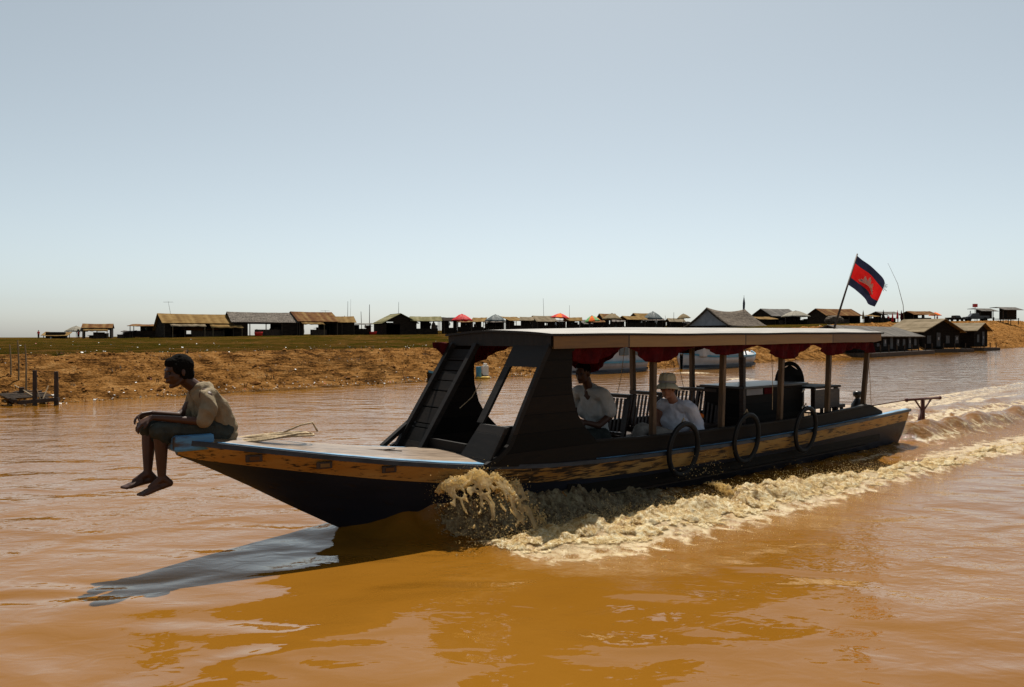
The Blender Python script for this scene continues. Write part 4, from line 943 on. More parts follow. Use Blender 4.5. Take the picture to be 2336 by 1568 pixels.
s_.limb(B(4.5, -.16, .53), B(4.5, -.04, .53), .12, .12); fuse(s_, 'trousers', M_shorts, .012, man, 3, folds(.008, 10))
seat = thing('driver_seat', 'low dark seat box under the man behind the cabin wing', 'seat', on_boat(4.5, -.1, .1))
MB().box((0, 0, .15), (.4, .5, .30)).build('box_base', M_chair, seat); MB().box((0, 0, .315), (.44, .54, .03)).build('seat', M_dark2, seat, bevel=.005)

# ---- the passenger in the white hat
pb_ = MB(); w0 = .24
pb_.chain([B(5.52, w0, .43), B(5.53, w0, .60), B(5.49, w0, .76), B(5.46, w0, .84)], [.13, .12, .12, .085]); pb_.limb(B(5.46, w0 + .16, .86), B(5.44, w0 - .17, .86), .062, .062)
pb_.chain([B(5.44, w0, .88), B(5.40, w0, .94), B(5.36, w0, .99)], [.058, .055, .056]); P, R = head(pb_, B(5.31, w0, 1.07), (-1, -.55, -.08), (-.06, -.04, 1), 1.03)
pb_.chain([B(5.47, w0 + .20, .84), B(5.55, w0 + .24, .60), B(5.38, w0 + .20, .50), B(5.20, w0 + .10, .54)], [.055, .045, .040, .027]); hand(pb_, B(5.20, w0 + .10, .54), B(-1, -.4, .1), B(0, -.4, -1), 1, .6, 1)
pb_.chain([B(5.44, w0 - .20, .84), B(5.46, w0 - .25, .60), B(5.28, w0 - .18, .52), B(5.12, w0 - .08, .56)], [.055, .045, .040, .027]); hand(pb_, B(5.12, w0 - .08, .56), B(-1, .4, .1), B(0, .4, -1), 1, .6, -1)
for q, kz, kx in ((.10, .57, 5.02), (-.10, .60, 4.98)): pb_.chain([B(5.50, w0 + q, .42), B(kx, w0 + q, kz), B(kx - .28, w0 + q, .20)], [.10, .07, .042]); foot(pb_, B(kx - .28, w0 + q, .19), B(-1, 0, .1), 1.1)
pas = fuse(pb_, 'person', M_skinp, .008, None, 3); pas.matrix_world = BOATM
tag(pas, 'passenger in a white shirt and cream brimmed hat seated amidships', 'person')
eyes(P, R, 1.03, pas)
hr = MB(); hr.ball(P(-.03, 0, .01), (.088, .078, .08), 14, 10, R); fuse(hr, 'hair', M_hair, .008, pas, 1)
ht = MB(); RR = R @ Matrix.Rotation(math.radians(-7), 3, 'Y'); hc = P(-.005, 0, .050)
prof = [(.098, .0), (.10, .03), (.094, .075), (.083, .108), (.055, .122), (.0, .124)]
ht.grid([[hc + RR @ V3((r * math.cos(t) * 1.08, r * math.sin(t), z)) for r, z in prof] for t in np.linspace(0, 2 * PI, 33)])
hat = ht.build('hat', M_hat, pas, True); hat.modifiers.new('s', 'SOLIDIFY').thickness = .004
bf = MB(); bf.grid([[hc + RR @ V3((r * math.cos(t) * 1.08, r * math.sin(t), z + .012 * math.sin(2 * t + 1))) for r, z in ((.097, .004), (.12, -.018), (.15, -.046), (.168, -.066))] for t in np.linspace(0, 2 * PI, 41)])
br = bf.build('hat_brim', M_hat, hat, True); br.modifiers.new('s', 'SOLIDIFY').thickness = .004
bd_ = MB(); bd_.grid([[hc + RR @ V3((r * math.cos(t) * 1.08, r * math.sin(t), z)) for r, z in ((.102, .004), (.1035, .03))] for t in np.linspace(0, 2 * PI, 33)]); bd_.build('hat_band', M_greyp, hat, True)
s_ = MB(); s_.chain([B(5.53, w0, .40), B(5.54, w0, .58), B(5.50, w0, .76), B(5.465, w0, .84)], [.15, .145, .14, .095]); s_.limb(B(5.465, w0 + .17, .855), B(5.445, w0 - .18, .855), .075, .075); s_.limb(B(5.52, w0 + .09, .68), B(5.5, w0 - .09, .68), .13, .13)
for q, qq in ((.205, .245), (-.205, -.25)): s_.chain([B(5.47, w0 + q, .84), B(5.53, w0 + qq, .68), B(5.545, w0 + qq + .003, .57)], [.072, .076, .074])
s_.chain([B(5.40, w0 + .05, .86), B(5.46, w0 + .05, .915), B(5.475, w0, .925), B(5.46, w0 - .05, .915), B(5.40, w0 - .05, .86)], [.02, .022, .024, .022, .02])
fuse(s_, 'shirt', M_white, .009, pas, 10, cloth_folds)
s_ = MB()
for q, kz, kx in ((.10, .57, 5.02), (-.10, .60, 4.98)): s_.chain([B(5.50, w0 + q, .42), B(kx, w0 + q, kz), B(kx - .24, w0 + q, .25)], [.12, .092, .075])
fuse(s_, 'trousers', M_trous, .01, pas, 3, folds(.009, 10))
# ================================================================== THE FAR BANK
def gp(x, Y):                                             # a point on the land under image column x at distance Y
    X = (x - CX) / F * Y; return V3((X, Y, land(X, Y)))
def px(n, Y): return n / F * Y                            # size in metres of n photo units at distance Y
def lump_mesh(mb, c, r, n=1):
    mb.ball(c, r, 8, 6)
def gable(t, W, D, ev, rg, mroof, over=.35, lean=0, thick=.07, sag=.06):
    """roof with ridge along local x; front is -y. returns nothing"""
    r = MB(); n = 14
    for side in (-1, 1):
        e = ev - (lean if side > 0 else 0); rows = []
        for i in range(n + 1):
            x = -W / 2 - over + (W + 2 * over) * i / n; s_ = sag * math.sin(PI * i / n) + .03 * noise.noise((x, side * 3, rg))
            yo = D / 2 + over
            rows.append([V3((x, 0, rg - s_)), V3((x, side * yo / 2, (rg + e) / 2 - s_ - .03)), V3((x, side * yo, e - (rg - e) * over / D * 2 * .6 + .04 * noise.noise((x * 2, side, 2))))])
        r.grid(rows)
    o = r.build('roof', mroof, t, False, fix=False); m_ = o.modifiers.new('s', 'SOLIDIFY'); m_.thickness = thick; m_.offset = 0
    return o
def gable_wall(mb, x, D, ev, rg, lean=0):
    mb.add([V3((x, -D / 2, 0)), V3((x, D / 2, 0)), V3((x, D / 2, ev - lean)), V3((x, 0, rg - .06)), V3((x, -D / 2, ev))], [(0, 1, 2, 3, 4)])
GOODS = []
def clutter(rnd, W, D, n, zmax, t=None, where=''):
    """loose goods: every piece a thing of its own when t is given, else one heap"""
    m_ = MB()
    for i in range(n):
        c = V3((rnd.uniform(-W / 2, W / 2), rnd.uniform(-D / 2, D / 2), 0)); k = rnd.random(); h_ = rnd.uniform(.35, zmax)
        q = m_ if t is None else MB()
        if k < .45: nm = 'crate'; a_ = Matrix.Rotation(rnd.random() * 3, 3, 'Z'); q.box(c + V3((0, 0, h_ / 2)), (rnd.uniform(.4, 1.0), rnd.uniform(.3, .8), h_), a_).box(c + V3((0, 0, h_ * .9)), (1.04, .84, .06), a_)
        elif k < .8: nm = 'sack'; q.ball(c + V3((0, 0, h_ * .5)), (rnd.uniform(.25, .5), rnd.uniform(.25, .5), h_ * .55), 8, 6); q.limb(c + V3((0, 0, h_)), c + V3((.05, 0, h_ * 1.15)), .12, .06, 6)
        else: nm = 'jar'; q.lathe([(0, 0), (.3, .02), (.36, h_ * .5), (.2, h_), (.24, h_ * 1.05), (0, h_ * 1.05)], 10, c)
        if t is not None:
            o = q.build(nm, rnd.choice([M_soot, M_soot, M_timb, M_greyp if rnd.random() < .3 else M_soot])); o.matrix_world = t.matrix_world.copy(); tag(o, '%s in %s' % (nm, where), nm, 'goods inside the ' + where)
    return m_
def shed(name, label, x0, x1, yr, yb, Y, rz, mroof, D=5.5, evf=.66, mwall=None, opening=(.2, .9), awning=None, lean=0, back=(0, .5), seed=1, cat='hut', sidewall=True, over=.35):
    """gabled shed; x0..x1 seen width, yr seen ridge, yb seen foot, at distance Y"""
    rnd = random.Random(seed); g0 = gp((x0 + x1) / 2, Y); mwall = mwall or M_soot
    W = px(x1 - x0, Y) / max(.5, math.cos(rz)); zr = EYE - (yr - YH) * Y / F - g0.z; ev = zr * evf
    t = thing(name, label, cat, TR(g0, rz))
    gable(t, W, D, ev, zr, mroof, over, lean)
    a, b_ = opening; wl = MB()
    if sidewall:
        gable_wall(wl, -W / 2, D, ev, zr, lean); gable_wall(wl, W / 2, D, ev, zr, lean)
    def seg(u0, u1, y, z0, z1): wl.box((-W / 2 + W * (u0 + u1) / 2, y, (z0 + z1) / 2), (W * (u1 - u0), .06, z1 - z0))
    if a > .02: seg(0, a, -D / 2, -.3, ev)
    if b_ < .98: seg(b_, 1, -D / 2, -.3, ev)
    seg(a, b_, -D / 2, ev - .35, ev)
    for (u0, u1) in ((0, back[0]), (back[1], 1)):
        if u1 > u0: seg(u0, u1, D / 2 - .1, -.3, ev - lean)
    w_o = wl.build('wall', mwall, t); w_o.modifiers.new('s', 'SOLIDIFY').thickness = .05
    n = max(2, int(W / 2.2))
    for i in range(n + 1): MB().bar((-W / 2 + W * i / n, -D / 2 - .06, -.4), (-W / 2 + W * i / n, -D / 2 - .06, ev), .12).build('post', M_timb, t)
    if awning:
        for (u0, u1, mat, dep, drop) in awning:
            rows = [[V3((-W / 2 + W * (u0 + (u1 - u0) * i / 8), -D / 2 - dep * q, ev - .1 - drop * q - .12 * q * abs(math.sin(i * 1.3 + seed)) )) for q in (0, .5, 1)] for i in range(9)]
            ao = MB().grid(rows).build('awning', mat, t, True, fix=False); ao.modifiers.new('s', 'SOLIDIFY').thickness = .03
            for u in (u0 + .02, u1 - .02): MB().bar((-W / 2 + W * u, -D / 2 - dep * .95, -.2), (-W / 2 + W * u, -D / 2 - dep * .95, ev - .15 - drop), .07).build('awning_pole', M_bamboo, t)
    clutter(rnd, W * .8, D * .55, max(4, int(W * .8)), min(1.6, ev * .65), t, label)
    MB().box((W * .05, -D / 2 + .8, .45), (W * .4, .6, .9)).build('counter', M_timb, t)
    return t
def stall(label, x0, x1, yt, yb, Y, rz, mroof, D=2.6, kind='mono', seed=1, name='market_stall', closed=.5, pitch=.25):
    rnd = random.Random(seed); g0 = gp((x0 + x1) / 2, Y); W = px(x1 - x0, Y) / max(.5, math.cos(rz)); H_ = EYE - (yt - YH) * Y / F - g0.z
    t = thing(name, label, 'stall', TR(g0, rz)); n = 10; rows = []
    for i in range(n + 1):
        x = -W / 2 - .2 + (W + .4) * i / n; s_ = .05 * math.sin(PI * i / n) + .05 * noise.noise((x * 1.5, seed, 0)); row = []
        for q in (0, .25, .5, .75, 1):
            y = -D / 2 - .4 + (D + .8) * q
            z = H_ - (1 - q) * pitch * D if kind == 'mono' else H_ - abs(q - .5) * 2 * pitch * D * .8
            row.append(V3((x, y, z - s_ + .04 * noise.noise((x * 2, y * 2, seed)))))
        rows.append(row)
    ro_ = MB().grid(rows).build('roof', mroof, t, False, fix=False); so_ = ro_.modifiers.new('s', 'SOLIDIFY'); so_.thickness = .06
    for sx in (-1, 1):
        for sy in (-1, 1): MB().bar((sx * W * .47, sy * D * .45, -.3), (sx * W * .47, sy * D * .45, H_ - (pitch * D * .95 if (sy < 0 and kind == 'mono') else pitch * D * .7 if kind != 'mono' else .1)), .09).build('post', M_timb, t)
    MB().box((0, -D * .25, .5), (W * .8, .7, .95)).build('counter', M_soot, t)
    u0 = rnd.uniform(0, .5); bw = MB().box((-W * .47 + W * .94 * (u0 + closed * .5) * .8, D * .45, H_ * .42), (W * .94 * closed, .04, H_ * .84)); bw.build('back_screen', M_soot, t)
    clutter(rnd, W * .85, D * .7, max(3, int(W * 1.1)), H_ * .8, t, label)
    for k in range(int(W * .45)):
        x_, y_ = rnd.uniform(-W * .45, W * .45), rnd.uniform(-D * .4, 0); z_ = H_ - pitch * D - .4
        o = MB().ball((x_, y_, z_), (.16, .13, .3), 7, 5).limb((x_, y_, z_ + .25), (x_, y_, z_ + .5), .04, .015, 5).build('hanging_bag', rnd.choice([M_soot, M_tarpb, M_whitepl, M_timb])); o.matrix_world = t.matrix_world.copy()
        tag(o, 'bag in ' + label, 'bag', 'bags inside the ' + label)
    return t
def umbrella(label, x, yt, Y, wid, m1, m2=None, hgt=None, tilt=0, clumsy=False, seed=0):
    g0 = gp(x, Y); r = px(wid, Y) / 2; top = (EYE - (yt - YH) * Y / F) - g0.z; h_ = hgt or r * .5; n = 8
    t = thing('parasol', label, 'parasol', TR(g0) @ Matrix.Rotation(tilt, 4, 'Y'))
    for k, mat in ((0, m1), (1, m2 or m1)):
        c = MB()
        for i in range(n):
            if m2 is not None and i % 2 != k: continue
            if m2 is None and k: continue
            a0, a1 = 2 * PI * i / n + .2, 2 * PI * (i + 1) / n + .2; rows = []
            for f in np.linspace(0, 1, 6):
                a = a0 + (a1 - a0) * f; sc = 1 - .06 * math.sin(PI * f); row = []
                for q in (0, .3, .6, .85, 1):
                    row.append(V3((r * q * sc * math.cos(a), r * q * sc * math.sin(a), top - h_ * q ** 1.45 - .06 * h_ * math.sin(PI * f) * q + (.12 * noise.noise((q * 3, a * 2, seed)) if clumsy else 0))))
                rows.append(row)
            c.grid(rows)
        if c.v:
            o = c.build('canopy', mat, t, True, fix=False); o.modifiers.new('s', 'SOLIDIFY').thickness = .02
    MB().tube([(0, 0, -.3), (0, 0, top + .05)], .03, 6).build('pole', M_timb, t)
    rb = MB()
    for i in range(n): a = 2 * PI * i / n + .2; rb.bar((r * .45 * math.cos(a), r * .45 * math.sin(a), top - h_ * .42), (0, 0, top - h_ * 1.1), .025)
    rb.build('struts', M_timb, t); return t
def folded(label, x, yt, yb, Y, mat):
    g0 = gp(x, Y); top = EYE - (yt - YH) * Y / F - g0.z; t = thing('folded_parasol', label, 'parasol', TR(g0), 'folded parasols on the embankment')
    MB().lathe([(.02, top), (.10, top - .3), (.17, top - .9), (.24, top - 1.5), (.2, top - 1.62), (.0, top - 1.6)], 9).build('canopy', mat, t, True); MB().tube([(0, 0, -.2), (0, 0, top + .1)], .03, 6).build('pole', M_timb, t)
def villager(label, x, yt, Y, shirt, rz=0, seat=False, hat=False):
    g0 = gp(x, Y); h_ = EYE - (yt - YH) * Y / F - g0.z; s = h_ / (1.62 if not seat else 1.25)
    b_ = MB(); lz = 0 if not seat else -.38
    if not seat:
        for q in (-1, 1): b_.chain([(0, q * .08, .86), (.02, q * .09, .47), (-.01, q * .1, .06)], [.09, .06, .045]); b_.limb((0, q * .1, .05), (.14, q * .11, .03), .04, .03)
    else:
        for q in (-1, 1): b_.chain([(0, q * .09, .48), (.4, q * .1, .5), (.42, q * .1, .06)], [.09, .07, .045]); b_.limb((.42, q * .1, .05), (.55, q * .11, .03), .04, .03)
    b_.chain([(0, 0, .9 + lz), (0, 0, 1.1 + lz), (.0, 0, 1.3 + lz)], [.12, .11, .10]); b_.limb((0, .14, 1.33 + lz), (0, -.14, 1.33 + lz), .06, .06); b_.limb((0, 0, 1.35 + lz), (.02, 0, 1.45 + lz), .05, .05); b_.ball((.02, 0, 1.53 + lz), (.095, .08, .115), 10, 8)
    for q in (-1, 1): b_.chain([(0, q * .18, 1.32 + lz), (.02, q * .24, 1.05 + lz), (.14, q * .2, .88 + lz)], [.05, .04, .03])
    o = fuse(b_, 'person', M_skin, .028, None, 2); o.matrix_world = TR(g0, rz) @ Matrix.Scale(s, 4); tag(o, label, 'person')
    c_ = MB(); c_.chain([(0, 0, .85 + lz), (0, 0, 1.1 + lz), (0, 0, 1.3 + lz)], [.145, .135, .12]); c_.limb((0, .15, 1.33 + lz), (0, -.15, 1.33 + lz), .075, .075)
    for q in (-1, 1): c_.chain([(0, q * .19, 1.32 + lz), (.02, q * .24, 1.1 + lz)], [.065, .06])
    fuse(c_, 'shirt', shirt, .03, o, 1)
    c_ = MB()
    if not seat:
        for q in (-1, 1): c_.chain([(0, q * .08, .88), (.02, q * .09, .5), (0, q * .1, .16)], [.115, .085, .07])
    else:
        for q in (-1, 1): c_.chain([(0, q * .09, .48), (.4, q * .1, .5), (.42, q * .1, .16)], [.115, .09, .07])
    fuse(c_, 'trousers', M_shorts, .03, o, 1)
    if hat: MB().lathe([(.0, .17), (.06, .15), (.22, .0), (.2, .0), (0, .1)], 12, (.02, 0, 1.56 + lz)).build('hat', M_tarpt, o, True)
    else: MB().ball((.0, 0, 1.56 + lz), (.1, .09, .1), 10, 8).build('hair', M_hair, o, True)
    return o
def mast(label, x, yt, Y, zbase=None, lean=(0, 0), kind='antenna', r=.03, name=None):
    g0 = gp(x, Y); zt = EYE - (yt - YH) * Y / F; zb_ = g0.z if zbase is None else zbase
    t = thing(name or ('tv_antenna' if kind == 'antenna' else 'tall_pole'), label, 'antenna' if kind == 'antenna' else 'pole', TR((g0.x, g0.y, zb_))); h_ = zt - zb_
    tp = V3((lean[0], lean[1], h_)); mid = tp * .5 + V3((lean[0] * -.12, 0, 0))
    MB().tube([(0, 0, -.3), mid, tp], [r, r * .8, r * .55], 6).build('mast', M_timb, t)
    if kind == 'antenna':
        e = MB().tube([tp + V3((-.7, 0, -.1)), tp + V3((.7, 0, -.1))], .018, 5)
        for k in range(5): x_ = -.6 + .3 * k; e.tube([tp + V3((x_, -.35, -.1)), tp + V3((x_, .35, -.1))], .012, 4)
        e.build('aerial', M_timb, t)
    return t
RZ = .60
# -- far left
villager('lone person standing on the bank crest, leftmost of all', 88, 754, 120, M_redp, 2.8)
stall('low lean-to stall with tan sheet roof, leftmost on the bank', 107, 152, 757, 772, 116, .35, M_tan, 2.6, 'mono', 3, closed=.9, pitch=.22)
umbrella('big cream parasol between the low lean-to and the small shack', 174, 744, 114, 50, M_tarpw)
villager('person in a wide hat under the big cream parasol', 179, 752, 113, M_redp, 2.2, hat=True)
shed('small_shack', 'small shack with a tan awning beside the big cream parasol', 198, 250, 739, 771, 115, .4, M_rust, 3.2, .72, opening=(.05, .95), awning=[(.02, .9, M_tan, .9, .35)], seed=4, back=(0, .95), over=.2)
stall('flat roofed stall with a side lean-to standing alone', 303, 367, 739, 771, 114, .25, M_rust, 2.6, 'mono', 6, closed=.95, pitch=.12)
stall('tiny grey lean-to left of the stall standing alone', 284, 304, 754, 771, 113, .25, M_gsheet, 1.4, 'mono', 7, closed=.2, pitch=.12)
bx = MB().box((0, 0, .25), (1.0, .7, .5)).box((0, 0, .52), (1.06, .76, .05)).build('goods_box', M_timb); bx.matrix_world = TR(gp(277, 113), .3); tag(bx, 'low dark box on the grass left of the tiny lean-to', 'box')
wl_ = MB().box((0, 0, .35), (1.4, .15, 1.1)).box((0, 0, .92), (1.5, .2, .06)).build('low_wall', M_tarpw); wl_.matrix_world = TR(gp(369, 116), .2); tag(wl_, 'low cream wall left of the tan roofed shed', 'wall')
# -- the three big sheds
shed('gabled_shed', 'large shed with smooth tan sheet roof and tan awnings', 386, 522, 717, 768, 112, RZ, M_tan, 6.8, .60, opening=(.08, .96), awning=[(.06, .5, M_tsheet, 1.3, .4), (.56, .98, M_tan, 1.5, .55)], lean=.9, back=(.40, .62), seed=11)
shed('gabled_shed', 'large shed with shaggy grey thatched roof between two sheet roofed sheds', 536, 656, 713, 767, 116, RZ * .9, M_gthatch, 6.0, .58, opening=(.22, .76), back=(.26, .72), seed=12)
shed('gabled_shed', 'shed with rust striped sheet roof beside the grey thatched shed', 674, 746, 712, 766, 120, RZ, M_rust, 6.4, .60, opening=(.12, .98), awning=[(.02, .6, M_tan, 1.2, .4)], back=(0, .9), seed=13)
shed('gabled_shed', 'shed with bright tan roof joined to the right of the rust striped shed', 750, 800, 722, 766, 124, RZ * .6, M_tan, 5.0, .68, opening=(.02, .32), back=(0, 1), seed=14)
mast('aerial on a leaning mast at the left end of the tan roofed shed', 391, 688, 113, 4.0, (-.45, 0))
mast('small aerial above the rust striped shed roof', 746, 708, 121, 4.2, (-.3, 0))
mast('thin pole at the right end of the bright tan roof', 793, 688, 126, 3.4, (.05, 0), 'pole', .05)
mast('thinnest pole with a crosspiece right of the bright tan roof', 799, 683, 127, 2.0, (.1, 0), 'pole', .025)
mast('short bare post between the bright tan roof and the dark gabled house', 825, 711, 126, None, (-.1, 0), 'pole', .07)
mast('tall bare post left of the dark gabled house', 843, 695, 127, None, (.0, 0), 'pole', .08)
pn = thing('pennant', 'tiny dark pennant above the bright tan roof', 'flag', TR((gp(786, 125).x, 125, 3.6))); MB().tube([(0, 0, -.4), (0, 0, 1.6)], .025, 5).build('staff', M_timb, pn); MB().add([V3((0, 0, 1.55)), V3((.5, .05, 1.1)), V3((0, 0, .8))], [(0, 1, 2)]).build('pennant_cloth', M_fblue, pn)
stall('small low stall in the gap left of the dark gabled house', 806, 846, 737, 766, 125, .2, M_gsheet, 2.0, 'mono', 21, closed=.3, pitch=.1)
# gable faces us
def gable_front(name, label, x0, x1, yr, yb, Y, rz, mroof, D, evf, mgab, opening=(.3, .7), cat='house', seed=1, sag=.0):
    g0 = gp((x0 + x1) / 2, Y); W = px(x1 - x0, Y) / max(.6, math.cos(rz)); zr = EYE - (yr - YH) * Y / F - g0.z; ev = zr * evf
    t = thing(name, label, cat, TR(g0, rz)); r = MB()
    for s in (-1, 1):
        rows = []
        for i in range(9):
            y = -D / 2 - .4 + (D + .8) * i / 8; rows.append([V3((0, y, zr + sag * (i / 8 - .5) ** 2 * 4 * .3)), V3((s * W * .27, y, zr - (zr - ev) * .54 - sag * .25)), V3((s * (W / 2 + .35), y, ev - .25))])
        r.grid(rows)
    o = r.build('roof', mroof, t, fix=False); o.modifiers.new('s', 'SOLIDIFY').thickness = .08
    MB().add([V3((-W / 2, -D / 2, ev)), V3((W / 2, -D / 2, ev)), V3((0, -D / 2, zr - .08))], [(0, 1, 2)]).build('gable', mgab, t).modifiers.new('s', 'SOLIDIFY').thickness = .05
    wl = MB(); a, b_ = opening
    for u0, u1, z1 in ((0, a, ev), (b_, 1, ev)): wl.box((-W / 2 + W * (u0 + u1) / 2, -D / 2, z1 / 2 - .2), (W * (u1 - u0), .08, z1 + .4))
    wl.box((0, -D / 2, ev - .2), (W * (b_ - a) + .02, .075, .4))
    for s in (-1, 1): wl.box((s * W / 2, 0, ev / 2 - .2), (.08, D, ev + .4))
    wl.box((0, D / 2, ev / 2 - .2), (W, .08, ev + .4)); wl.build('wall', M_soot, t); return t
gable_front('gabled_house', 'dark house whose open gable end faces the river', 866, 936, 717, 764, 128, .42, M_yroof, 6, .60, M_soot, (.1, .5), seed=22)
mast('tall thin mast standing up from the dark gabled house', 909, 689, 129, 4.2, (.05, 0), 'pole', .045)
rb_ = MB().lathe([(0, 0), (.55, 0), (.6, .35), (.62, .5), (.58, .5), (.55, .1), (0, .08)], 16).build('red_tub', M_redp, None, True); rb_.matrix_world = TR(gp(851, 124)); tag(rb_, 'red tub standing in front of the dark gabled house', 'tub')
rb2 = MB().lathe([(0, 0), (.5, 0), (.55, .4), (.57, .6), (.53, .6), (.5, .1), (0, .08)], 16).build('red_tub', M_redp, None, True); rb2.matrix_world = TR(gp(590, 111)); tag(rb2, 'red tub in the open front of the grey thatched shed', 'tub')
stall('open stall with pale yellowish roof right of the dark gabled house', 938, 1003, 722, 763, 128, .2, M_yroof, 3.2, 'gable', 23, closed=.35, pitch=.3)
# -- behind the boat's roof
S = [(1008, 1040, 724, 'dark roofed stall left of the red tarp', M_soot, 'gable'), (1078, 1106, 724, 'small tan roofed stall right of the red tarp', M_tan, 'mono'), (1154, 1186, 722, 'tan roofed stall right of the grey blue canopy', M_tan, 'mono'),
     (1188, 1216, 723, 'low tan stall left of the dark boarded house', M_tsheet, 'gable'), (1288, 1325, 724, 'tan roofed stall right of the red and orange parasol', M_tan, 'gable'), (1326, 1344, 729, 'narrow grey roofed stall between the parasols', M_gsheet, 'mono'),
     (1420, 1466, 721, 'brown gabled stall left of the grey plastic canopy', M_tan, 'gable'), (1524, 1556, 726, 'little roofed stall left of the slender tan parasol', M_tsheet, 'gable')]
for k, (x0, x1, yt, lab, mat, kd) in enumerate(S): stall(lab, x0, x1, yt, 752, 132 + 3 * (k % 3), random.Random(k).uniform(-.2, .5), mat, 2.8, kd, 40 + k, closed=.55, pitch=.28)
for k, (x0, x1, yt, lab, mat) in enumerate(((1042, 1076, 730, 'low dark stall hidden mostly behind the crumpled red tarp', M_rust), (1106, 1152, 731, 'wide dark stall behind the grey blue crumpled canopy', M_timb), (1256, 1290, 729, 'dark stall behind the red and orange parasol', M_gsheet), (1338, 1376, 731, 'dark stall behind the green and orange parasol', M_rust), (1398, 1424, 729, 'narrow dark stall right of the wide tan parasol', M_timb), (1470, 1512, 727, 'dark stall under the big grey plastic canopy', M_timb), (1556, 1580, 733, 'low stall right of the slender tan parasol', M_gsheet), (1208, 1222, 730, 'tiny dark stall against the dark boarded house', M_rust))):
    stall(lab, x0, x1, yt, 752, 141 + 2 * (k % 3), random.Random(k + 9).uniform(-.3, .4), mat, 2.6, 'gable' if k % 2 else 'mono', 140 + k, closed=.9, pitch=.16)
shed('boarded_house', 'dark boarded house left of the red and orange parasol', 1218, 1258, 721, 752, 138, .3, M_tsheet, 4, .62, opening=(.4, .6), back=(0, 1), seed=51, cat='house')
shed('boarded_house', 'brown roof rising behind the wide tan parasol', 1370, 1400, 716, 750, 150, .2, M_rust, 4, .65, opening=(.4, .6), back=(0, 1), seed=52, cat='house')
shed('boarded_house', 'tan roofed house just behind the grey plastic canopy', 1447, 1486, 715, 750, 150, .3, M_tan, 4, .65, opening=(.4, .6), back=(0, 1), seed=53, cat='house')
umbrella('crumpled bright red tarp canopy over a stall', 1054, 717, 131, 50, M_tarpr, None, 1.1, 0, True, 1)
umbrella('grey blue crumpled plastic canopy right of the red tarp', 1130, 718, 131, 48, M_tarpb, None, 1.1, 0, True, 2)
umbrella('red and orange parasol standing over the boat canopy', 1276, 715, 133, 46, M_tarpr, M_orange, .8, .06)
umbrella('green and orange tilted parasol', 1354, 720, 131, 40, worn('green_cloth', (.08, .24, .06), (.14, .33, .1), ns=3), M_orange, 1.0, -.12)
umbrella('wide tan parasol with drooping edge', 1396, 715, 130, 48, M_tarpt, None, 1.0)
umbrella('big grey plastic canopy over hanging goods', 1489, 711, 134, 50, M_tarpb, None, 1.3, 0, True, 4)
umbrella('slender tan parasol left of the great thatched hall', 1561, 716, 130, 34, M_tarpt, None, .8, -.08)
villager('seated person left of the great thatched hall', 1583, 733, 130, M_soot, 2.5, seat=True)
villager('person in a white shirt under the red and orange parasol', 1268, 733, 131, M_whitep, 3)
villager('person standing beside the green and orange parasol', 1345, 731, 130, M_soot, 2)
villager('person standing under the wide tan parasol', 1405, 731, 129, M_soot, 1)
villager('person in front of the grey plastic canopy', 1497, 729, 132, M_grey, 2)
mast('tall thin pole left of the red and orange parasol', 1241, 681, 140, None, (-.15, 0), 'pole', .04)
mast('thin pole above the tan stall right of the red and orange parasol', 1299, 697, 140, None, (0, 0), 'pole', .035)
mast('thin post beside the slender tan parasol', 1537, 713, 134, None, (0, 0), 'pole', .05)
mast('bent stick left of the slender tan parasol', 1520, 720, 132, None, (-.2, 0), 'pole', .04)
# great hall with a curved thatched roof
HY = 100; g0 = gp(1655, HY); hall = thing('thatched_hall', 'great hall with sweeping brown thatched roof and pale gable', 'hall', TR((g0.x, g0.y, 1.5), .75))
zr = EYE - (709 - YH) * HY / F - 1.5; W, D, ev = 8.6, 6.5, EYE - (744 - YH) * HY / F - 1.5
r = MB()
for s in (-1, 1):
    rows = []
    for i in range(15):
        f = i / 14; x = -W / 2 - .3 + (W + .6) * f; up = .45 * (2 * f - 1) ** 2
        rows.append([V3((x, s * (D / 2 + .4) * q, zr - .25 + up * (1 - q) - (zr - ev) * (1 - (1 - q) ** 1.35))) for q in np.linspace(0, 1, 8)])
    r.grid(rows)
o = r.build('roof', M_bthatch, hall, True, fix=False); o.modifiers.new('s', 'SOLIDIFY').thickness = .16
for s in (-1, 1): MB().add([V3((s * W / 2, y * D / 2 * .92, ev + (zr - ev - .05) * (1 - abs(y)) ** 1.25)) for y in np.linspace(-1, 1, 15)], [tuple(range(15))]).build('gable', M_greyp, hall)
MB().box((0, 0, ev / 2 - .4), (W - .2, D - .6, ev + .8)).build('wall', M_soot, hall)
MB().tube([(W / 2, 0, zr), (W / 2, 0, zr + .9)], .03, 5).build('finial', M_timb, hall)
pf = thing('furled_pennant', 'furled dark pennant on a staff above the thatched hall', 'flag', TR((gp(1697, 98).x, 98, EYE - (708 - YH) * 98 / F))); MB().tube([(0, 0, -.5), (0, 0, 1.9)], .02, 5).build('staff', M_timb, pf); MB().lathe([(.01, 1.75), (.06, 1.5), (.15, .9), (.12, .25), (.03, .0)], 7).build('pennant_cloth', M_fblue, pf, True)
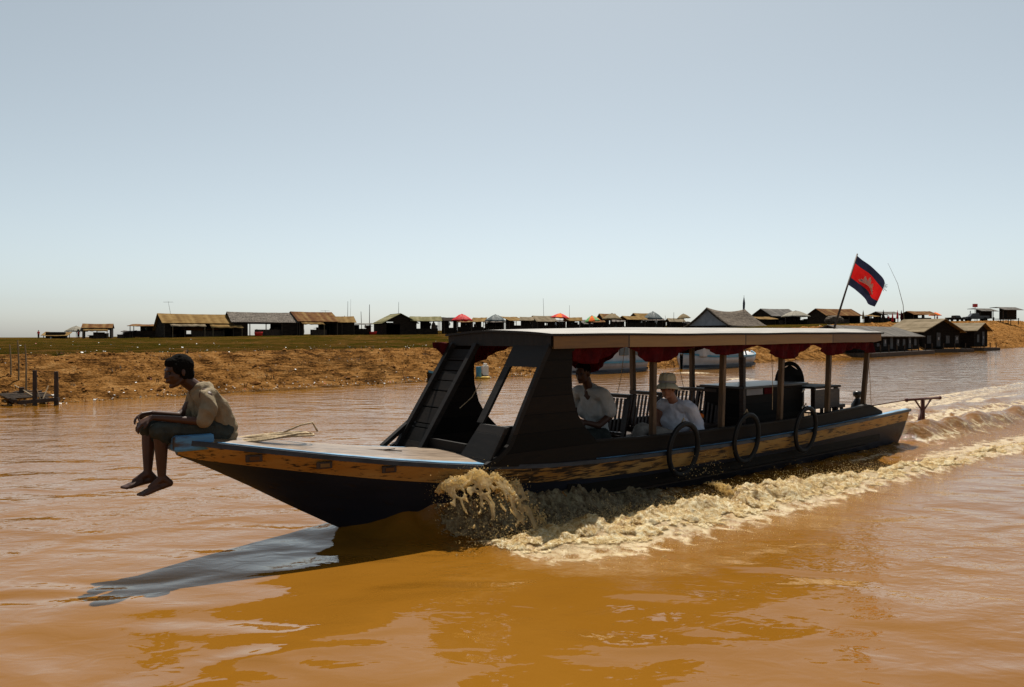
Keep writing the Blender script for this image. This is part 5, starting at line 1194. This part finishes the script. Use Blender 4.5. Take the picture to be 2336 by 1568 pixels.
# -- right hand embankment
shed('boarded_house', 'grey sheet roofed house between the hall and the white canopy', 1734, 1800, 705, 745, 150, .35, M_gsheet, 6, .55, opening=(.1, .5), back=(0, .7), seed=61, cat='house')
stall('low tan stall right of the thatched hall gable', 1722, 1764, 722, 742, 130, .2, M_tan, 2.4, 'mono', 62, closed=.4, pitch=.2)
umbrella('broad cream canopy over a dark heap of goods', 1815, 709, 128, 66, M_tarpw, None, 1.0)
gm_ = clutter(random.Random(71), 3.4, 2.0, 16, 1.6).build('goods_heap', M_soot); gm_.matrix_world = TR(gp(1818, 129)); tag(gm_, 'dark heap of goods under the broad cream canopy', 'goods')
shed('boarded_house', 'house with brown and grey patched roof left of the flag pole', 1858, 1944, 705, 736, 140, .3, M_rust, 5, .56, opening=(.45, .98), back=(0, .5), seed=63, cat='house')
hay = MB().ball((0, 0, .55), (1.5, .9, .75), 14, 10); hb_ = fuse(hay, 'hay_heap', M_bthatch, .08, None, 2, folds(.1, 2.2)); hb_.matrix_world = TR(gp(1903, 118)); tag(hb_, 'rounded brown hay heap on the embankment under the patched roof house', 'heap')
for k, (x, yt, lab, mat) in enumerate(((1969, 709, 'folded cream parasol, leftmost of the folded ones', M_tarpt), (2015, 708, 'folded dark parasol in front of a stall roof', M_soot), (2036, 715, 'folded red parasol leaning low, first of the close trio', M_tarpr), (2047, 709, 'folded red parasol in the middle of the close trio', M_tarpr), (2056, 709, 'folded dark red parasol, last of the close trio', M_red))): folded(lab, x, yt, 734, 150, mat)
stall('small stall behind the leftmost folded parasol', 1976, 1996, 718, 736, 155, .2, M_tan, 2.6, 'mono', 64, closed=.8, pitch=.15)
stall('broad stall with rounded grey roof behind the folded dark parasol', 1996, 2040, 711, 736, 158, .25, M_gsheet, 3.4, 'gable', 65, closed=.5, pitch=.22)
stall('dark untidy stall between the folded trio and the orange parasol', 2066, 2122, 710, 734, 165, .2, M_rust, 4, 'gable', 66, closed=.85, pitch=.25)
umbrella('small orange parasol near the trucks', 2133, 713, 168, 27, M_orange, None, .7)
villager('person standing under the small orange parasol', 2138, 720, 167, M_redp, 2)
villager('person standing left of the folded trio of parasols', 2027, 720, 150, M_redp, 2)
bent = thing('bamboo_pole', 'very tall thin bending bamboo pole on the embankment', 'pole', TR(gp(2063, 120))); zt = EYE - (601 - YH) * 120 / F - gp(2063, 120).z; k_ = px(38, 120)
MB().tube([(0, 0, -.4), (-.08 * k_, 0, zt * .3), (-.42 * k_, 0, zt * .66), (-1.0 * k_, 0, zt)], [.05, .045, .03, .015], 6).build('cane', M_bamboo, bent)
# pickup trucks
def truck(label, x0, x1, yt, Y, rz, mat):
    g0 = gp((x0 + x1) / 2, Y); L = px(x1 - x0, Y); t = thing('pickup_truck', label, 'truck', TR(g0, rz)); s = L / 5.0
    prof = [(-2.5, .5), (2.45, .5), (2.5, .95), (1.45, 1.1), (.9, 1.75), (-.35, 1.78), (-.5, 1.15), (-2.5, 1.15)]
    MB().prism([V3((x * s, -.85, z * s)) for x, z in prof], (0, 1.7, 0)).build('body', mat, t, bevel=.06)
    MB().prism([V3((x * s, -.862, z * s)) for x, z in ((1.3, 1.15), (.85, 1.65), (-.25, 1.67), (-.35, 1.15))], (0, 1.724, 0)).build('window', M_glassd, t)
    for x in (-1.6, 1.6):
        for y in (-.8, .8): MB().lathe([(0, -.12), (.38 * s, -.12), (.42 * s, -.06), (.42 * s, .06), (.38 * s, .12), (0, .12)], 18).build('wheel', M_tyre, t, True).matrix_local = Matrix.Translation((x * s, y, .42 * s)) @ Matrix.Rotation(PI / 2, 4, 'X')
    return t
truck('dark pickup truck, left of the two on the embankment', 2159, 2197, 0, 190, .1, M_soot); truck('long dark grey pickup truck, right of the two on the embankment', 2200, 2252, 0, 192, 3.0, worn('dark_grey_paint', (.04, .042, .045), (.07, .072, .075), ns=2, rough=.35))
lp = thing('loudspeaker_pole', 'red box on a post above the right hand pickup truck', 'pole', TR(gp(2224, 196))); zt = EYE - (701 - YH) * 196 / F - gp(2224, 196).z
MB().tube([(0, 0, -.3), (0, 0, zt)], .06, 6).build('post', M_timb, lp); MB().box((0, 0, zt + .4), (.9, .7, .85)).build('red_box', M_redp, lp)
def stilt_hut(label, x0, x1, yt, yb, Y, rz, mroof):
    g0 = gp((x0 + x1) / 2, Y); W = px(x1 - x0, Y) * .8; zt = EYE - (yt - YH) * Y / F - g0.z; t = thing('stilt_hut', label, 'hut', TR(g0, rz)); D = 3.2
    o = MB().grid([[V3((x, y, zt - (.1 if y > 0 else .75) * abs(y) / D * 1.3)) for y in (-D * .75, 0, D * .6)] for x in np.linspace(-W * .6, W * .6, 6)]).build('roof', mroof, t, fix=False); o.modifiers.new('s', 'SOLIDIFY').thickness = .1
    MB().box((W * .18, .2, zt * .56), (W * .6, D * .7, zt * .72)).build('cabin', M_soot, t); MB().box((0, 0, zt * .24), (W * 1.02, D, .12)).build('platform', M_timb, t)
    for sx in (-1, 0, 1):
        for sy in (-1, 1): MB().bar((sx * W * .48, sy * D * .45, -.5), (sx * W * .48, sy * D * .45, zt * (.82 if sx < 0 else .3)), .13).build('stilt', M_timb, t)
    return t
stilt_hut('stilt hut with slanting roof just right of the pickup trucks', 2214, 2266, 704, 731, 195, .3, M_gsheet); stilt_hut('stilt hut with open porch, farthest right on the embankment', 2266, 2322, 701, 733, 190, .25, M_gsheet)

# -- floating houses and moored boats
def wp(x, y): Y = EYE * F / (y - YH); return V3(((x - CX) / F * Y, Y, 0))
M_tar = worn('tarred_boards', (.004, .0035, .003), (.017, .013, .010), (.4, .4, 3), 4, rough=.95, spec=.05)
def float_house(label, p, rz, W, D, ev, rg, mroof, gable_face, raft=.45):
    """local x along the bank, y towards the land; ridge along x, or along y when the gable faces the river"""
    t = thing('floating_house', label, 'house', TR(p, rz)); r = MB(); a, b_ = (W / 2, D / 2)
    if not gable_face: r.grid([[V3((x, -b_ - .5, ev - .15)), V3((x, 0, rg)), V3((x, b_ + .5, ev - .15))] for x in np.linspace(-a - .4, a + .4, 8)])
    else: r.grid([[V3((-a - .5, y, ev - .2)), V3((0, y, rg)), V3((a + .5, y, ev - .2))] for y in np.linspace(-b_ - .5, b_ + .5, 8)])
    o = r.build('roof', mroof, t, fix=False); o.modifiers.new('s', 'SOLIDIFY').thickness = .08
    w_ = MB().box((0, 0, (ev + raft) / 2), (W, D, ev - raft))
    if gable_face: w_.prism([V3((-a, -b_, ev)), V3((a, -b_, ev)), V3((0, -b_, rg - .06))], (0, D, 0))
    else: w_.prism([V3((-a, -b_, ev)), V3((-a, b_, ev)), V3((-a, 0, rg - .06))], (W, 0, 0))
    w_.build('wall', M_tar, t)
    MB().box((0, -.4, raft / 2 - .1), (W + 1.2, D + 1.8, raft)).build('raft', M_timb, t)
    rnd = random.Random(len(label))
    for k in range(int(W / 2.0)):
        x = -a + (k + .7) * 2.0
        f_ = MB().box((x, -b_ - .03, raft + (ev - raft) * .5), (.8, .06, (ev - raft) * (.8 if k % 3 == 1 else .45))).build('door' if k % 3 == 1 else 'window', worn('dim_boards', (.02, .02, .02), (.05, .05, .052), ns=2), t)
        if k % 2: MB().box((x, -b_ - .07, raft + (ev - raft) * .55), (.3, .02, .3)).build('pane', M_greyp, f_)
    for k in range(int(W / 2.4) + 1): MB().bar((-a + k * 2.4, -b_ - 1.1, -.3), (-a + k * 2.4, -b_ - 1.1, raft + .55), .08).build('raft_post', M_timb, t)
    return t
RB = PI / 2 - BT                                             # the row follows the bank
h1 = wp(2052, 811); h2 = wp(2188, 804); h3 = wp(2265, 800)
def inl(p, d): return V3((p.x + NB[0] * d, p.y + NB[1] * d, 0))
float_house('long low floating house with grey roof, nearest the boat stern', inl(h1, 3.0), RB, 19, 4.6, 1.9, EYE + (770 - 744) * 72 / F, M_gsheet, False)
float_house('large floating house with pale roof whose dark gable faces the river', inl(h2, 3.5), RB - .25, 8.2, 3.8, EYE + (770 - 757) * 84 / F + .1, EYE + (770 - 728) * 84 / F, M_tsheet, True)
float_house('small floating house with pale roof at the far right end of the row', inl(h3, 4.0), RB - .1, 5.2, 5.5, EYE + (770 - 752) * 92 / F, EYE + (770 - 737) * 94 / F, M_tsheet, True)
def hull_boat(name, label, p, rz, L, beam, z1, mat, mcab, cab):
    t = thing(name, label, 'boat', TR(p, rz)); rows = []
    for i in range(21):
        f = i / 20; x = -L / 2 + L * f; w = beam / 2 * min(1, (1 - abs(2 * f - 1) ** 3.2) + .08); sh_ = z1 * (1 + .35 * (2 * f - 1) ** 4)
        rows.append([V3((x, -w * .6, -.2)), V3((x, -w, sh_ * .6)), V3((x, -w * 1.02, sh_)), V3((x, 0, sh_ * .9)), V3((x, w * 1.02, sh_)), V3((x, w, sh_ * .6)), V3((x, w * .6, -.2))])
    MB().grid(rows).build('hull', mat, t, True)
    MB().grid([[V3((r[1].x, r[1].y - .015, .06)), V3((r[1].x, r[1].y * 1.0 - .015, z1 * .32))] for r in rows]).build('waterline_stripe', M_navy, t)
    MB().grid([[r[2] + V3((0, -.02, -.05)), r[2] + V3((0, -.02, .04)), r[2] + V3((0, .06, .04))] for r in rows]).build('gunwale', M_bluep, t)
    if cab:
        x0, x1, zc_ = cab; c_ = MB().box(((x0 + x1) / 2, 0, (z1 + zc_) / 2), (x1 - x0, beam * .75, zc_ - z1)).build('cabin', mcab, t, bevel=.05)
        n = int((x1 - x0) / 1.1)
        for k in range(n): MB().box((x0 + (k + .5) * (x1 - x0) / n, -beam * .375 - .02, z1 + (zc_ - z1) * .6), (.75, .04, (zc_ - z1) * .45)).build('window', M_glassd, c_)
        MB().box(((x0 + x1) / 2, 0, zc_ + .04), (x1 - x0 + .5, beam * .85, .08)).build('roof', M_gsheet, t)
        MB().bar((x1 + .3, -beam * .3, z1), (x1 - .1, -beam * .3, zc_), .06).build('prop', M_black, t); MB().bar((x1 + .9, -beam * .3, z1), (x1 + .2, -beam * .3, zc_), .06).build('prop', M_black, t)
    return t
hull_boat('moored_boat', 'long white moored boat with a dark windowed cabin, seen under the canopy', inl(wp(1676, 838), 1.0), RB, 8.2, 2.4, .62, M_whitep, M_whitep, (-3.4, 1.2, 1.75))
hull_boat('moored_boat', 'pale grey moored boat with low cabin near the red valance, left of the white one', inl(wp(1428, 850), .9), RB, 6.2, 1.9, .5, M_greyp, M_whitep, (-1.8, 2.0, 1.3))
hull_boat('skiff', 'small dark skiff lying at the waterline seen beside the cabin front', inl(wp(1012, 869), -.15), RB, 1.9, .7, .3, M_soot, None, None)
dm = MB().lathe([(0, 0), (.22, 0), (.23, .02), (.225, .3), (.235, .32), (.225, .34), (.225, .6), (.23, .66), (0, .66)], 18).build('drum', M_bluep, None, True); dm.scale = (.55, .55, .68)
def gpb(x, y0):                                              # where the ray through image point x,y0 meets the bank
    for Y in np.arange(18, 200, .1):
        X = (x - CX) / F * Y
        if land(X, Y) > EYE - (y0 - YH) * Y / F: return V3((X, Y, land(X, Y)))
p = gpb(1092, 862); dm.matrix_world = TR(p) @ Matrix.Diagonal((.5, .5, .66, 1)); tag(dm, 'blue plastic drum standing on the mud by the water', 'drum')
jc = MB().box((0, 0, .27), (.34, .22, .54)).box((0, 0, .58), (.16, .1, .08)).tube([(-.12, 0, .56), (-.1, 0, .66), (.1, 0, .66), (.12, 0, .56)], .02, 6).build('jerrycan', M_whitepl, None, bevel=.03); jc.matrix_world = TR(gpb(1107, 857), .3) @ Matrix.Diagonal((.7, .7, .72, 1)); tag(jc, 'white jerrycan standing right of the blue drum', 'jerrycan')
ys = MB(); 
for k in range(9): ys.ball((random.uniform(-.25, .25), random.uniform(-.15, .15), .06), (.1, .08, .07), 7, 5)
ysk = fuse(ys, 'yellow_sack', worn('yellow_sack_cloth', (.35, .22, .02), (.5, .33, .05), ns=5), .03); ysk.matrix_world = TR(gpb(1103, 866)); tag(ysk, 'yellow sack at the foot of the white jerrycan', 'sack')
# -- the little jetty at the left edge
jy = thing('jetty', 'ramshackle timber landing stage with two stout posts at the left edge', 'jetty', TR((0, 0, 0)))
def jp(x, y, Y): return at(x, y, Y)
for x, y0, y1, Y, r in ((79, 845, 925, 18.6, .055), (128, 848, 925, 18.7, .055)): a = jp(x, y0, Y); b2 = jp(x, y1 + 6, Y); MB().tube([b2, a], [r, r * .85], 9).build('stout_post', M_pole, jy)
MB().bar(jp(42, 919, 18.55), jp(134, 911, 18.65), .10, .09).build('cross_beam', M_pole, jy)
A, Bq = jp(-30, 868, 21.8), jp(72, 914, 18.7); dirn = (Bq - A); side = V3((-dirn.y, dirn.x, 0)).normalized()
for s in (-.35, .35): MB().bar(A + side * s, Bq + side * s, .09, .08).build('stringer', M_timb, jy)
nb = 26; pk = MB()
for k in range(nb): c = A + dirn * ((k + .5) / nb); pk.bar(c - side * .5 + V3((0, 0, .07)), c + side * .5 + V3((0, 0, .07 + random.uniform(-.015, .015))), .1, .02)
pk.build('walkway_planks', M_timb, jy)
for x, y0, y1, Y, r in ((49, 884, 914, 19.4, .06),): MB().tube([jp(x, y1 + 8, Y), jp(x, y0, Y)], r, 8).build('short_post', M_pole, jy)
for k, (x, y0, y1, Y, lab) in enumerate(((24, 786, 908, 20.4, 'thin bare pole left of the jetty walkway'), (42, 776, 905, 20.2, 'thin bare pole above the short jetty post'), (59, 786, 912, 19.4, 'thin bare pole just left of the two stout jetty posts'))):
    b0 = jp(x, y1 + 4, Y); o = MB().tube([b0, (b0 + jp(x + 1, (y0 + y1) / 2, Y)) / 2 + V3((0, 0, .6)), jp(x - 2, y0, Y)], [.022, .02, .014], 6).build('thin_pole', M_bamboo); tag(o, lab, 'pole', 'thin poles by the jetty')
rl = MB().tube([jp(-20, 852, 21), jp(20, 872, 20.3), jp(78, 905, 18.7)], .012, 5).tube([jp(82, 885, 18.6), jp(92, 912, 18.6)], .01, 5).tube([jp(110, 880, 18.9), jp(95, 916, 18.6)], .012, 5).build('rail_ropes', M_rope, jy)
# -- litter and plants on the bank
lt = MB(); rnd = random.Random(5)
def quadbit(c, s):
    R = Matrix.Rotation(rnd.random() * 6, 3, 'Z') @ Matrix.Rotation(rnd.uniform(-.7, .7), 3, 'X'); a = [c + R @ V3((x * s * rnd.uniform(.6, 1.2), y * s * rnd.uniform(.5, 1), rnd.uniform(0, .5) * s)) for x, y in ((-1, -1), (0, -1.1), (1, -1), (1, 0), (1, 1), (0, 1), (-1, 1), (-1, 0), (0, 0))]
    return a, [(0, 1, 8, 7), (1, 2, 3, 8), (8, 3, 4, 5), (7, 8, 5, 6)]
bits = {0: MB(), 1: MB(), 2: MB()}
for i in range(1250):
    if rnd.random() < .2: s, d = rnd.uniform(-24, 18), 4 + rnd.expovariate(.09)
    elif rnd.random() < .7: s, d = rnd.uniform(-24, 12), abs(rnd.gauss(.12, .2)) + .02
    else: s, d = rnd.uniform(-24, 14), rnd.uniform(.2, 5)
    if rnd.random() < .18: s, d = rnd.uniform(14, 150), rnd.uniform(.3, 14)
    x, y = xy_of(s, d); c = V3((x, y, land(x, y) + .02)); r_ = rnd.uniform(.007, .026) * (1 + max(0, d - 5) / 22) * (1.5 if rnd.random() < .12 else 1)
    k = 0 if rnd.random() < .9 else (1 if rnd.random() < .5 else 2); bits[k].add(*quadbit(c, r_))
for k, mat, lab in ((0, M_whitepl, 'scattered scraps of white plastic litter on the bank'), (1, M_redp, 'scattered scraps of red litter on the bank'), (2, M_bluep, 'scattered scraps of blue litter on the bank')): tag(bits[k].build('litter', mat, None, fix=False), lab, 'litter', kind='stuff')
cl = MB()
for i in range(4200):                                     # clods and stones of the broken slope
    s = rnd.uniform(-26, 26) if i % 5 else rnd.uniform(26, 130); d = rnd.uniform(.1, 4.4 + max(0, s) * .06); x, y = xy_of(s, d); r_ = rnd.uniform(.012, .05) * (2.2 if rnd.random() < .06 else 1) * (1 if s < 26 else 2); z_ = land(x, y); R = Matrix.Rotation(rnd.random() * 6, 3, 'Z')
    cl.add([V3((x, y, z_ + r_ * .15)) + R @ V3((c[0] * r_ * rnd.uniform(.8, 1.8), c[1] * r_ * rnd.uniform(.6, 1.2), c[2] * r_ * rnd.uniform(.5, .9))) for c in ((1, 0, 0), (-1, 0, 0), (0, 1, 0), (0, -1, 0), (0, 0, 1), (0, 0, -1))], [(0, 2, 4), (2, 1, 4), (1, 3, 4), (3, 0, 4), (2, 0, 5), (1, 2, 5), (3, 1, 5), (0, 3, 5)])
tag(cl.build('clods', worn('earth_clods', (.03, .014, .006), (.16, .07, .022), ns=1.1, bs=0, c3=(.3, .15, .05), rough=1, spec=0), None, fix=False), 'loose clods of earth strewn over the slope', 'earth', kind='stuff')
sc_ = MB()
for i in range(1500):
    s = rnd.uniform(-26, 16); d = .06 + .05 * noise.noise((s * 1.3, 0, 0)) + abs(rnd.gauss(0, .05)); x, y = xy_of(s, d); sc_.add(*quadbit(V3((x, y, max(.012, land(x, y) + .008))), rnd.uniform(.005, .015)))
tag(sc_.build('scum', M_tarpw, None, fix=False), 'pale line of scum and scraps along the water edge', 'scum', kind='stuff')
gr_ = MB()
def tuft(c, h_, n, sp_):
    for k in range(n):
        a = rnd.random() * 6.28; d_ = V3((math.cos(a), math.sin(a), 0)); b0 = c + d_ * rnd.uniform(0, sp_) ; w = V3((-d_.y, d_.x, 0)) * h_ * .07; tip = b0 + d_ * h_ * rnd.uniform(.2, .7) + V3((0, 0, h_ * rnd.uniform(.5, 1)))
        gr_.add([b0 - w, b0 + w, tip], [(0, 1, 2)])
for i in range(5200):
    s = rnd.uniform(-34, 40); d = 4.1 + rnd.expovariate(.07); x, y = xy_of(s, d)
    tuft(V3((x, y, land(x, y) - .02)), rnd.uniform(.03, .075) * (1 + d / 70), 6, .14)
tag(gr_.build('grass', worn('bank_grass', (.024, .021, .003), (.062, .038, .009), ns=.6, bs=0), None, fix=False), 'short dry grass on top of the bank', 'grass', kind='stuff')
gr_ = MB()
for i in range(1500):
    s = rnd.uniform(-30, 30) if i % 4 else rnd.uniform(30, 140); d = rnd.uniform(.3, 4.6 + max(0, s) * .06); x, y = xy_of(s, d)
    if noise.noise((s * .4, d * .9, 0)) < -.05: continue
    tuft(V3((x, y, land(x, y) - .02)), rnd.uniform(.06, .2), 7, .16)
tag(gr_.build('dead_weeds', worn('dead_weed', (.03, .018, .008), (.10, .055, .02), ns=1.5, bs=0), None, fix=False), 'dark dead weeds scattered over the earth slope', 'weeds', kind='stuff')
# ================================================================== camera and render settings
cam = bpy.data.cameras.new('camera'); cam.sensor_width = 36; cam.lens = 27.0; cam.clip_end = 20000; cam.clip_start = .05
co = bpy.data.objects.new('camera', cam); COL.objects.link(co); co.location = (0, 0, EYE)
co.rotation_euler = (math.radians(90) - math.atan(14 / F), 0, 0); scene.camera = co
scene.view_settings.view_transform = 'Standard'; scene.view_settings.look = 'None'
scene.view_settings.exposure = EXPOSURE; scene.view_settings.gamma = 1; scene.view_settings.use_curve_mapping = False
scene.cycles.use_denoising = True; scene.cycles.max_bounces = 8; scene.cycles.transparent_max_bounces = 8
scene.cycles.sample_clamp_indirect = 6; scene.cycles.caustics_reflective = False; scene.cycles.caustics_refractive = False
scene.cycles.blur_glossy = .3
